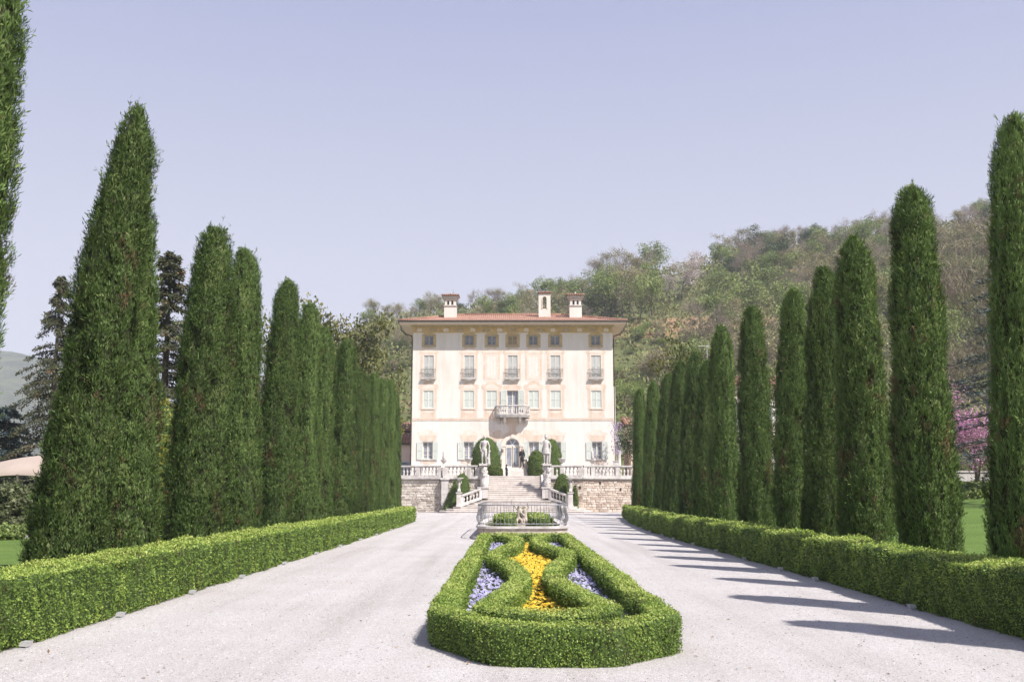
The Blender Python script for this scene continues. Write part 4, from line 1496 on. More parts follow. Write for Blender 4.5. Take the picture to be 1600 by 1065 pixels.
def urn(x_, y_, label, tall=False):
    u = empty('stone_urn', (x_, y_, 3.71), label=label, cat='urn', group='stone urns on the terrace balustrade')
    link('bowl', URN, u, scale=(.8, .8, .8) if tall else (1.0, 1.0, 1.0))
    if tall:
        MB().lathe([(.10, 0), (.12, .2), (.08, .45), (.10, .62), (.05, .72)], 10, (0, 0, .40)).build('stone_finial', M['stone'], u, True)
    else:
        MB().lathe([(.20, 0), (.16, .06), (.06, .12), (.04, .18)], 12, (0, 0, .42)).build('urn_lid', M['stone'], u, True)
    return u


urn(-5.45, 80.05, 'stone urn with tall finial on the corner pier balustrade', True)
urn(-3.47, 80.0, 'lidded stone urn on the balustrade close to the left statue')
urn(4.0, 80.0, 'lidded stone urn on the balustrade close to the right statue')
urn(6.44, 80.2, 'stone urn with tall finial on the long right balustrade', True)
tr_ = empty('stone_trough', (8.38, 80.7, 3.71), label='small square stone block on the right balustrade near its end', cat='block')
MB().box(-.2, .2, -.16, .16, 0, .30).build('block', M['stone'], tr_)
MB().box(-.24, .24, -.2, .2, .302, .36).build('block_cap', M['stone'], tr_)

# people: a man in a dark suit by the door and a child at the head of the stairs
pr = empty('person', (.93, 93.45, dz0 + VZ), R(-20), label='person in a black suit standing right of the arched villa door', cat='person')
caps = [((0, .0, .93), .13, (0, 0, 1.12), .125), ((0, 0, 1.1), .13, (0, .0, 1.36), .16), ((-.15, 0, 1.42), .07, (.15, 0, 1.42), .07), ((0, 0, 1.42), .055, (0, -.02, 1.56), .05),
        ((-.08, 0, .92), .09, (-.10, -.03, .5), .062), ((-.10, -.03, .5), .06, (-.11, .01, .1), .04), ((-.11, .01, .05), .04, (-.13, -.15, .035), .03),
        ((.08, 0, .92), .09, (.10, -.01, .5), .062), ((.10, -.01, .5), .06, (.11, .03, .1), .04), ((.11, .03, .05), .04, (.14, -.13, .035), .03),
        ((-.19, 0, 1.41), .05, (-.26, .04, 1.14), .04), ((-.26, .04, 1.14), .038, (-.14, -.12, 1.02), .028), ((.19, 0, 1.41), .05, (.25, .02, 1.13), .04), ((.25, .02, 1.13), .038, (.23, -.06, .9), .028)]
caps += hand(1, (-.14, -.12, 1.01), (.7, -.3, -.2), .01) + hand(-1, (.23, -.06, .89), (0, -.2, -1), .01) + head((0, -.03, 1.665), .10, (-.3, -1, -.1))
fused('body', caps, M['skin'], pr, .018, 2)
jk = [((0, 0, .88), .165, (0, 0, 1.12), .15), ((0, 0, 1.1), .155, (0, 0, 1.36), .182), ((-.16, 0, 1.42), .085, (.16, 0, 1.42), .085),
      ((-.19, 0, 1.41), .072, (-.26, .04, 1.14), .06), ((-.26, .04, 1.14), .058, (-.16, -.10, 1.035), .046), ((.19, 0, 1.41), .072, (.25, .02, 1.13), .06), ((.25, .02, 1.13), .058, (.235, -.05, .94), .046)]
fused('jacket', jk, M['suit'], pr, .02, 1)
tr = [((-.08, 0, .92), .115, (-.10, -.03, .5), .085), ((-.10, -.03, .5), .085, (-.11, .01, .10), .075), ((.08, 0, .92), .115, (.10, -.01, .5), .085), ((.10, -.01, .5), .085, (.11, .03, .10), .075)]
fused('trousers', tr, M['suit'], pr, .02, 1)
fused('shoe', [((-.11, .02, .045), .048, (-.135, -.17, .04), .04)], M['suit'], pr, .014, 1)
fused('shoe', [((.11, .04, .045), .048, (.145, -.15, .04), .04)], M['suit'], pr, .014, 1)
fused('hair', [((0, .02, 1.71), .095, (0, .0, 1.72), .095), ((0, .05, 1.66), .08, (0, .05, 1.62), .06)], M['hair'], pr, .015, 1)
ch = empty('person', (-.47, 88.0, TZ), R(150), label='small child in dark clothes and white collar at the head of the stairs', cat='person')
k = .60
cc = [((0, 0, .85), .13, (0, 0, 1.12), .125), ((0, 0, 1.1), .13, (0, 0, 1.34), .14), ((-.13, 0, 1.38), .06, (.13, 0, 1.38), .06), ((0, 0, 1.38), .05, (0, -.01, 1.5), .05),
      ((-.08, 0, .88), .09, (-.09, -.03, .5), .06), ((-.09, -.03, .5), .06, (-.09, .01, .08), .045), ((-.09, .01, .05), .045, (-.11, -.13, .04), .035), ((.08, 0, .88), .09, (.09, -.03, .5), .06), ((.09, -.03, .5), .06, (.09, .01, .08), .045), ((.09, .01, .05), .045, (.11, -.13, .04), .035),
      ((-.17, 0, 1.36), .05, (-.23, .02, 1.1), .042), ((-.23, .02, 1.1), .04, (-.2, -.1, .92), .03), ((.17, 0, 1.36), .05, (.23, .02, 1.1), .042), ((.23, .02, 1.1), .04, (.2, -.1, .92), .03)]
cc += hand(1, (-.2, -.1, .91), (0, -.3, -.9)) + hand(-1, (.2, -.1, .91), (0, -.3, -.9)) + head((0, -.02, 1.64), .14)
fused('body', caps_scale(cc, k), M['skin'], ch, .014, 2)
fused('dark_outfit', caps_scale([((0, 0, .45), .19, (0, 0, 1.0), .16), ((0, 0, 1.0), .16, (0, 0, 1.3), .165), ((-.08, 0, .5), .1, (-.09, .01, .12), .08), ((.08, 0, .5), .1, (.09, .01, .12), .08)], k), M['suit'], ch, .016, 1)
fused('white_collar', caps_scale([((-.13, 0, 1.39), .085, (.13, 0, 1.39), .085), ((-.17, 0, 1.36), .075, (-.23, .02, 1.12), .065), ((.17, 0, 1.36), .075, (.23, .02, 1.12), .065)], k), M['white_cloth'], ch, .014, 1)
fused('hair', caps_scale([((0, .03, 1.69), .14, (0, .02, 1.70), .14), ((0, .06, 1.62), .12, (0, .07, 1.54), .09)], k), M['hair'], ch, .014, 1)

# ------------------------------------------------------------------ railed basin behind the flower bed
FX, FY0, FA, FB = .37, 34.2, 1.58, 5.2


def oval(k, n_, a=FA, b=FB, ex=7.0):
    t = 2 * math.pi * k / n_
    c, s = math.cos(t), math.sin(t)
    return (FX + a * math.copysign(abs(c) ** (2 / ex), c), FY0 + b + b * math.copysign(abs(s) ** (2 / ex), s))


def oval_path(a, b, n_=160):
    """points evenly spaced along the oval"""
    P = [oval(k, 2000, a, b) for k in range(2000)]
    L = [0]
    for i in range(1, 2001):
        L.append(L[-1] + math.dist(P[i % 2000], P[i - 1]))
    out, j = [], 0
    for k in range(n_):
        d_ = L[-1] * k / n_
        while L[j + 1] < d_:
            j += 1
        out.append(P[j % 2000])
    return out


basin = empty('railed_basin', (0, 0, 0), label='low oval stone basin kerb with bellied iron railing behind the flower bed', cat='fountain basin')


def ring_band(a0, b0, a1, b1, z0, z1, name, m):
    n_ = 96
    V, F = [], []
    for (a, b, z) in ((a0, b0, z0), (a0 - .0, b0, z1), (a1, b1, z1), (a1, b1, z0)):
        for k in range(n_):
            x_, y_ = oval(k, n_, a, b)
            V.append((x_, y_ - (b - FB), z))
    for r in range(3):
        for k in range(n_):
            F.append((r * n_ + k, r * n_ + (k + 1) % n_, (r + 1) * n_ + (k + 1) % n_, (r + 1) * n_ + k))
    return MB().add(V, F).build(name, m, basin)


ring_band(FA + .24, FB + .24, FA + .02, FB + .02, 0, .09, 'kerb_foot', M['stone'])
ring_band(FA + .03, FB + .03, FA - .22, FB - .22, .092, .37, 'kerb_wall', M['old_stone'])
ring_band(FA + .08, FB + .08, FA - .24, FB - .24, .372, .445, 'kerb_coping', M['stone'])
rail_pts = oval_path(FA, FB, 120)


def ring_tube(z, r, name):
    b = MB()
    b.tube([(x_, y_, z) for x_, y_ in rail_pts], r, 6, closed=True)
    return b.build(name, M['iron'], basin)


ring_tube(1.16, .022, 'top_rail')
ring_tube(.53, .018, 'bottom_rail')
bar = MB()
bar.tube([(0, 0, .46), (0, 0, .54), (0, -.055, .62), (0, -.065, .72), (0, -.025, .90), (0, 0, 1.02), (0, 0, 1.16)], .0085, 5)
BAR = bar.mesh('bar', M['iron'], True)
bp2 = oval_path(FA, FB, 190)
for i, (x_, y_) in enumerate(bp2):
    a, b = bp2[i - 1], bp2[(i + 1) % len(bp2)]
    tx, ty = b[0] - a[0], b[1] - a[1]
    link('bar', BAR, basin, (x_, y_, 0), (0, 0, math.atan2(ty, tx)))
MB().tube([(FX - .38, FY0 + .2, 1.16), (FX - .38, FY0 + .2, 1.32)], .012, 5).build('spike', M['iron'], basin)
# putti group in the basin
pg = empty('putti_statue', (FX - .02, FY0 + 1.9, .0), label='weathered stone group of two putti inside the iron railing', cat='statue')
MB().lathe([(.42, 0), (.42, .30), (.34, .36), (.34, .46)], 12).build('base', M['old_stone'], pg)
k = .42
pa = [((-.28, 0, .42), .20, (-.24, 0, .85), .19), ((-.24, 0, .9), .19, (-.18, 0, 1.15), .19), ((-.36, -.05, .4), .13, (-.42, -.3, .25), .10), ((-.42, -.3, .25), .1, (-.40, -.28, -.05), .07), ((-.18, -.05, .4), .13, (-.05, -.35, .3), .10), ((-.05, -.35, .3), .1, (.06, -.32, -.05), .07),
      ((-.38, 0, 1.2), .09, (-.58, -.05, 1.45), .07), ((-.58, -.05, 1.45), .07, (-.62, -.05, 1.72), .06), ((0, 0, 1.2), .09, (.12, -.1, 1.42), .07),
      ((.28, .05, .42), .20, (.26, .05, .85), .19), ((.26, .05, .9), .19, (.22, .03, 1.15), .18), ((.36, 0, .4), .13, (.40, -.28, .28), .1), ((.40, -.28, .28), .1, (.42, -.25, -.05), .07), ((.2, 0, .4), .13, (.22, -.2, .2), .1), ((.22, -.2, .2), .1, (.2, -.2, -.05), .07),
      ((.4, .03, 1.2), .09, (.58, 0, 1.45), .07), ((.58, 0, 1.45), .07, (.5, -.05, 1.75), .06), ((.05, .0, 1.2), .08, (-.05, -.15, 1.0), .07), ((-.05, -.2, .9), .1, (.1, -.2, .7), .09), ((0, .1, 0), .3, (0, .1, .5), .22)]
pa += head((-.2, -.03, 1.42), .17, (-.3, -1, 0)) + head((.24, 0, 1.42), .17, (.5, -1, 0))
o = fused('figures', caps_scale(pa, k), M['old_stone'], pg, .018, 1)
o.location = (0, 0, .48)
# ------------------------------------------------------------------ clipped hedges
def resample(pts, step, closed=False):
    P = [np.array(p, float) for p in pts] + ([np.array(pts[0], float)] if closed else [])
    out = []
    for a, b in zip(P[:-1], P[1:]):
        L = np.linalg.norm(b - a)
        n_ = max(1, int(round(L / step)))
        for k in range(n_):
            out.append(a + (b - a) * k / n_)
    if not closed:
        out.append(P[-1])
    return np.array(out)


def smooth_path(pts, n_=8, closed=False):
    """Catmull-Rom"""
    P = [np.array(p, float) for p in pts]
    N = len(P)
    out = []
    for i in range(N if closed else N - 1):
        p0 = P[(i - 1) % N] if (closed or i > 0) else P[i]
        p1, p2 = P[i], P[(i + 1) % N]
        p3 = P[(i + 2) % N] if (closed or i + 2 < N) else p2
        for k in range(n_):
            t = k / n_
            out.append(.5 * ((2 * p1) + (-p0 + p2) * t + (2 * p0 - 5 * p1 + 4 * p2 - p3) * t * t + (-p0 + 3 * p1 - 3 * p2 + p3) * t ** 3))
    if not closed:
        out.append(P[-1])
    return np.array(out)


def hedge_mesh(name, path, w, h, seed, closed=False, dens=3000, leaf=.030, bulge=.03, r=.07, zf=None, mats=None, shift=0.0, lod=1.5):
    g = np.random.default_rng(seed)
    P = resample(path, .12, closed)
    N = len(P)
    nx_ = np.roll(P, -1, 0) - np.roll(P, 1, 0)
    if not closed:
        nx_[0] = P[1] - P[0]
        nx_[-1] = P[-1] - P[-2]
    T = nx_ / np.linalg.norm(nx_, axis=1, keepdims=True)
    Nn = np.stack([T[:, 1], -T[:, 0]], 1)
    seg = np.linalg.norm(np.diff(np.vstack([P, P[:1]]) if closed else P, axis=0), axis=1)
    cs = np.concatenate([[0], np.cumsum(seg)])
    per = [('a', h - r), ('ca', r * 1.57), ('t', w - 2 * r), ('cb', r * 1.57), ('b', h - r)]
    PL = sum(p[1] for p in per)

    def surf(s, u):
        """s: arc length, u: 0..PL round the section -> position, normal"""
        i = np.clip(np.searchsorted(cs, s, 'right') - 1, 0, len(seg) - 1)
        f = ((s - cs[i]) / np.maximum(seg[i], 1e-6))[:, None]
        j = (i + 1) % N
        c = P[i] * (1 - f) + P[j] * f
        nn = unit(np.hstack([Nn[i] * (1 - f) + Nn[j] * f, np.zeros((len(s), 1))]))[:, :2]
        off = np.zeros(len(s))
        z = np.zeros(len(s))
        no = np.zeros(len(s))
        nz = np.zeros(len(s))
        acc = 0
        for (k, L) in per:
            m_ = (u >= acc) & (u <= acc + L)
            q = u[m_] - acc
            if k == 'a':
                off[m_], z[m_], no[m_] = -w / 2, q, -1
            elif k == 'ca':
                a = q / r
                off[m_], z[m_], no[m_], nz[m_] = -w / 2 + r - r * np.cos(a), h - r + r * np.sin(a), -np.cos(a), np.sin(a)
            elif k == 't':
                off[m_], z[m_], nz[m_] = -w / 2 + r + q, h, 1
            elif k == 'cb':
                a = q / r
                off[m_], z[m_], no[m_], nz[m_] = w / 2 - r + r * np.sin(a), h - r + r * np.cos(a), np.sin(a), np.cos(a)
            else:
                off[m_], z[m_], no[m_] = w / 2, h - r - q, 1
            acc += L
        pos = np.column_stack([c[:, 0] + nn[:, 0] * off, c[:, 1] + nn[:, 1] * off, z])
        nor = np.column_stack([nn[:, 0] * no, nn[:, 1] * no, nz])
        return pos, nor
    LT = cs[-1]

    def warp(pos, nor, amt=1.0):
        b = sn(pos, 1.9, seed + 1) * bulge * .7 + sn(pos, .55, seed + 2) * bulge * .55 + sn(pos, .2, seed + 3) * bulge * .35
        b = b - bulge * .9 * np.exp(-pos[:, 2] / .06) * (nor[:, 2] < .5)
        q = pos + nor * b[:, None] * amt
        if zf is not None:
            q[:, 2] += zf(q[:, 0], q[:, 1])
        return q
    # leaves; denser and smaller close to where one walks
    sg = []
    st = np.arange(0, LT, .5)
    for s0 in st:
        s1 = min(LT, s0 + .5)
        pm, _ = surf(np.array([(s0 + s1) / 2]), np.array([PL / 2]))
        d = max(8.0, math.hypot(pm[0, 0], pm[0, 1]))
        k = max(1.0, d / 10)
        n_ = int((s1 - s0) * PL * dens / k ** lod)
        sg.append(np.column_stack([g.uniform(s0, s1, n_), g.uniform(0, PL, n_), np.full(n_, k)]))
    if not closed:               # end faces
        for (e_, sgn) in ((0, -1), (N - 1, 1)):
            pass
    A = np.vstack(sg)
    pos, nor = surf(A[:, 0], A[:, 1])
    q = warp(pos, nor)
    k = A[:, 2]
    n_ = len(q)
    q = q + nor * g.normal(0, .012, (n_, 1)) * k[:, None] ** .5
    extra = []
    if not closed:
        for (i, sgn) in ((0, -1), (N - 1, 1)):
            d = max(8.0, math.hypot(*P[i]))
            kk = max(1, d / 10)
            m_ = int(w * h * dens / kk ** lod)
            o_ = g.uniform(-w / 2, w / 2, m_)
            zz = g.uniform(0, h, m_)
            p3 = np.column_stack([P[i, 0] + Nn[i, 0] * o_ + sgn * T[i, 0] * .03, P[i, 1] + Nn[i, 1] * o_ + sgn * T[i, 1] * .03, zz])
            if zf is not None:
                p3[:, 2] += zf(p3[:, 0], p3[:, 1])
            n3 = np.tile([sgn * T[i, 0], sgn * T[i, 1], 0], (m_, 1))
            q = np.vstack([q, p3])
            nor = np.vstack([nor, n3])
            pos = np.vstack([pos, p3])
            k = np.concatenate([k, np.full(m_, kk)])
        n_ = len(q)
    D = nor * g.uniform(-.25, .45, (n_, 1)) + g.normal(0, .6, (n_, 3)) + np.array([0, 0, .1])
    Ls = leaf * k ** .75 * g.uniform(.65, 1.35, n_)
    up = unit(nor * 1.0 + g.normal(0, .30, (n_, 3)))
    V = kites(q - unit(D) * Ls[:, None] * .4, D, Ls, Ls * .62, g, up=None) if False else None
    D = unit(D)
    S_ = unit(np.cross(D, up))
    a = q - D * Ls[:, None] * .5
    c = q + D * Ls[:, None] * .5
    b = q + S_ * Ls[:, None] * .30
    d_ = q - S_ * Ls[:, None] * .30
    V = np.stack([a, b, c, d_], 1).reshape(-1, 3)
    tint = .5 + .14 * g.normal(size=n_) + .15 * sn(pos, .9, seed + 5) + .12 * sn(pos, .22, seed + 6) + .30 * (nor[:, 2] > .6)  # tops paler: fresh growth, plus sunlit contrast put into the tint
    brown = sn(pos, 1.3, seed + 8) + .5 * sn(pos, .35, seed + 9)
    tint = np.where((brown > 1.0) & (g.random(n_) < .4), g.uniform(0, .1, n_), tint)
    # dense inner mass
    us = np.concatenate([np.linspace(0, h - r, 5), np.linspace(h - r, h - r + r * 1.57, 3)[1:], np.linspace(h - r + r * 1.57, PL / 2, 3)[1:]])
    us = np.concatenate([us, PL - us[::-1][1:]])
    ss = cs[:-1] if closed else np.minimum(cs[:N], LT - 1e-4)
    SS, UU = np.meshgrid(ss, us, indexing='ij')
    cp2, cn = surf(SS.ravel(), UU.ravel())
    cv = warp(cp2, cn) - cn * .022 * np.maximum(1, np.hypot(cp2[:, :1], cp2[:, 1:2]) / 14) ** .5
    nu = len(us)
    rows = len(ss)
    F = []
    for i in range(rows if closed else rows - 1):
        i2 = (i + 1) % rows
        for j in range(nu - 1):
            F.append((i * nu + j, i2 * nu + j, i2 * nu + j + 1, i * nu + j + 1))
    if not closed:
        for i in (0, rows - 1):
            for j in range(nu // 2):
                F.append((i * nu + j, i * nu + j + 1, i * nu + nu - 2 - j, i * nu + nu - 1 - j))
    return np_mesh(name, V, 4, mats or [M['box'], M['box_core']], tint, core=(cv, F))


# central bed: an outer hedge round two mirrored serpentine hedges that meet in a bowed front hedge
BX = .385
corn_ = [(-1.16, 30.0), (-1.16, 22), (-1.15, 14), (-1.10, 10.85), (-.47, 9.68), (.50, 9.64), (1.19, 10.42), (1.17, 14), (1.16, 22), (1.16, 30.0)]
op = resample(corn_, .10, True)
for _ in range(1):           # ease the corners a little
    op = (np.roll(op, 1, 0) + op * 2 + np.roll(op, -1, 0)) / 4
op[:, 0] += BX
HB = .37
o = link('box_hedge', hedge_mesh('box_hedge', op, .31, HB, 21, True, 5000, .0225, .022, .045))
tag(o, 'clipped green box hedge enclosing the central flower bed', 'hedge')
snake = [(.72, 30.1), (.40, 28.6), (.26, 26.8), (.33, 24.6), (.62, 22.5), (.76, 21.2), (.66, 19.6), (.40, 17.8), (.27, 16.2), (.27, 14.8), (.40, 13.4), (.55, 12.3), (.66, 11.6)]
sm = smooth_path(snake, 7)
left = np.column_stack([BX - sm[:, 0], sm[:, 1]])
right = np.column_stack([BX + sm[::-1, 0], sm[::-1, 1]])
front = smooth_path([(BX - .70, 11.42), (BX - .58, 11.08), (BX - .3, 10.80), (BX, 10.70), (BX + .3, 10.80), (BX + .58, 11.08), (BX + .70, 11.42)], 7)
sp_path = np.vstack([left, front, right])
o = link('box_hedge', hedge_mesh('box_hedge', sp_path, .30, HB - .01, 31, False, 5000, .0225, .024, .06))
tag(o, 'serpentine box hedge winding around the yellow flowers inside the bed', 'hedge')
so = MB()
so.add([(x_, y_, .03) for x_, y_ in op], [tuple(range(len(op)))])
tag(so.build('soil', M['soil']), kind='structure')

# flowers: pansies, too many to count
def in_poly(x, y, poly):
    ins = np.zeros(len(x), bool)
    j = len(poly) - 1
    for i in range(len(poly)):
        xi, yi = poly[i]
        xj, yj = poly[j]
        c = ((yi > y) != (yj > y)) & (x < (xj - xi) * (y - yi) / (yj - yi + 1e-12) + xi)
        ins ^= c
        j = i
    return ins


def near_path(x, y, path, d):
    m_ = np.zeros(len(x), bool)
    for p in path[::2]:
        m_ |= (x - p[0]) ** 2 + (y - p[1]) ** 2 < d * d
    return m_


def pansies(name, region, dens, m, seed, label, leaves=True, size=.026):
    g = np.random.default_rng(seed)
    R_ = np.array(region)
    lo, hi = R_.min(0), R_.max(0)
    n_ = int((hi[0] - lo[0]) * (hi[1] - lo[1]) * dens)
    x, y = g.uniform(lo[0], hi[0], n_), g.uniform(lo[1], hi[1], n_)
    ok = in_poly(x, y, region) & ~near_path(x, y, sp_path, .175) & ~near_path(x, y, op, .18)
    x, y = x[ok], y[ok]
    cl = sn(np.column_stack([x, y, y * 0]), .5, seed)
    ok = cl > -.55 + .6 * g.random(len(x)) - .3
    x, y = x[ok], y[ok]
    n_ = len(x)
    z = .055 + .09 * g.random(n_) ** 1.5 + .025 * sn(np.column_stack([x, y, y * 0]), .35, seed + 1)
    C = np.column_stack([x, y, z])
    nrm = unit(np.column_stack([g.normal(0, .35, n_), -.35 + g.normal(0, .35, n_), np.ones(n_)]))
    u = unit(np.cross(nrm, g.normal(size=(n_, 3))))
    v = np.cross(nrm, u)
    sz = size * g.uniform(.75, 1.25, n_)
    Vs, ts = [], []
    base_t = np.clip(.5 + .22 * g.normal(size=n_), 0, 1)
    for k in range(5):
        a = 2 * math.pi * k / 5
        d = u * math.cos(a) + v * math.sin(a)
        s = -u * math.sin(a) + v * math.cos(a)
        z_ = sz[:, None]
        q = np.stack([C + d * z_ * .05, C + d * z_ * .62 + s * z_ * .55 + nrm * z_ * .12, C + d * z_ * 1.05, C + d * z_ * .62 - s * z_ * .55 + nrm * z_ * .12], 1)
        Vs.append(q.reshape(-1, 3))
        ts.append(base_t + .08 * (k % 2))
    o = link(name, np_mesh(name, np.vstack(Vs), 4, m, np.concatenate(ts)))
    tag(o, label, 'flowers', kind='stuff')
    # their leaves
    n2 = n_ * 4
    i = g.integers(0, n_, n2)
    P = C[i] + np.column_stack([g.normal(0, .04, n2), g.normal(0, .04, n2), -g.uniform(.02, .09, n2)])
    D = np.column_stack([g.normal(0, 1, n2), g.normal(0, 1, n2), g.uniform(.1, .9, n2)])
    Lf = link('leaves', np_mesh('leaves', kites(P, D, g.uniform(.03, .06, n2), .022, g), 4, M['pansyleaf'], g.random(n2)), o)
    return o


inner = [tuple(p) for p in sp_path]
pansies('yellow_pansies', inner, 560, M['yellow'], 5, 'yellow pansies filling the middle of the bed between the serpentine hedges')
for s, lab in ((-1, 'pale violet pansies in the left side pockets of the bed'), (1, 'pale violet pansies in the right side pockets of the bed')):
    side = [(BX + s * a, b) for a, b in sm] + [(BX + s * 1.1, 11.6), (BX + s * 1.1, 30)]
    pansies('violet_pansies', side, 420, M['violet'], 60 + s, lab, size=.024)

# hedges along both sides of the drive
lp = [(-5.50, 6.5), (-5.50, 20), (-5.48, 35), (-5.55, 48), (-5.72, 55.6)]
o = link('box_hedge', hedge_mesh('box_hedge', resample(lp, 1.0), .82, .74, 41, False, 4500, .0235, .05, .06))
tag(o, 'long low box hedge along the left side of the gravel drive', 'hedge')
rpth = [(5.92, 6.5), (5.98, 14), (6.0, 24), (5.95, 34), (6.05, 42), (6.45, 51), (7.0, 58), (7.35, 63.3)]
o = link('box_hedge', hedge_mesh('box_hedge', smooth_path(rpth, 8), .82, .74, 51, False, 4300, .0235, .055, .06))
tag(o, 'long low box hedge along the right side of the gravel drive', 'hedge')
# inside the basin: low hedges
bh = smooth_path([(FX - .95, FY0 + 1.2), (FX - .45, FY0 + 1.0), (FX - .40, FY0 + 3.0), (FX - .9, FY0 + 5), (FX - .5, FY0 + 8), (FX, FY0 + 9)], 6)
o = link('box_hedge', hedge_mesh('box_hedge', bh, .30, .72, 61, False, 3000, .026, .02, .06))
tag(o, 'low winding box hedge inside the railing, left of the putti', 'hedge')
bh2 = np.column_stack([2 * FX - bh[:, 0] + .02, bh[:, 1]])
o = link('box_hedge', hedge_mesh('box_hedge', bh2, .30, .72, 62, False, 3000, .026, .02, .06))
tag(o, 'low winding box hedge inside the railing, right of the putti', 'hedge')
fsoil = MB()
fsoil.add([(*oval(k, 64, FA - .28, FB - .28),) for k in range(0)] or [(oval(k, 64, FA - .25, FB - .25)[0], oval(k, 64, FA - .25, FB - .25)[1] + .25, .30) for k in range(64)], [tuple(range(64))])
tag(fsoil.build('soil', M['rough_grass']), kind='structure')

# ------------------------------------------------------------------ ground spotlights at the foot of the hedges
lb = MB()
lb.box(-.10, .10, -.07, .07, 0, .035)
lb.box(-.012, .012, -.05, .05, .035, .06)
L_BASE = lb.mesh('mounting_plate', M['lamp'])
lh = MB()
lh.prism([(-.05, .0), (.06, .015), (.075, .10), (-.045, .075)], -.09, .09, 'x')
lh.prism([(.063, .012), (.078, .010), (.092, .108), (.077, .104)], -.10, .10, 'x')
L_HEAD = lh.mesh('lamp_head', M['lamp'])
L_GLASS = MB().add([(-.08, -.0505, .008), (.08, -.0505, .008), (.08, -.0465, .070), (-.08, -.0465, .070)], [(0, 1, 2, 3)]).mesh('lens', M['glass'])


def spot(x_, y_, rz, label, group):
    r_ = empty('ground_spotlight', (x_, y_, 0.0), rz, label, 'spotlight', group)
    r_.scale = (.6, .6, .6)
    link('mounting_plate', L_BASE, r_)
    h_ = link('lamp_head', L_HEAD, r_, (0, 0, .055), (R(-12), 0, 0))
    link('lens', L_GLASS, h_)


for i, y_ in enumerate([10.6, 13.1, 16.0, 18.9, 22.4, 26.0, 29.6, 33.5, 37.5, 42]):
    spot(-5.02, y_, R(-90), 'small grey ground spotlight at the foot of the left hedge, %s from the camera' % ORD[i], 'spotlights along the left hedge')
for i, y_ in enumerate([14.0, 18.4, 20.8, 24.0, 27.2, 30.6, 34.2, 37.0, 40.5, 44.5]):
    spot(float(np.interp(y_, [p[1] for p in rpth], [p[0] for p in rpth])) - .50, y_, R(90), 'small grey ground spotlight at the foot of the right hedge, %s from the camera' % ORD[i], 'spotlights along the right hedge')

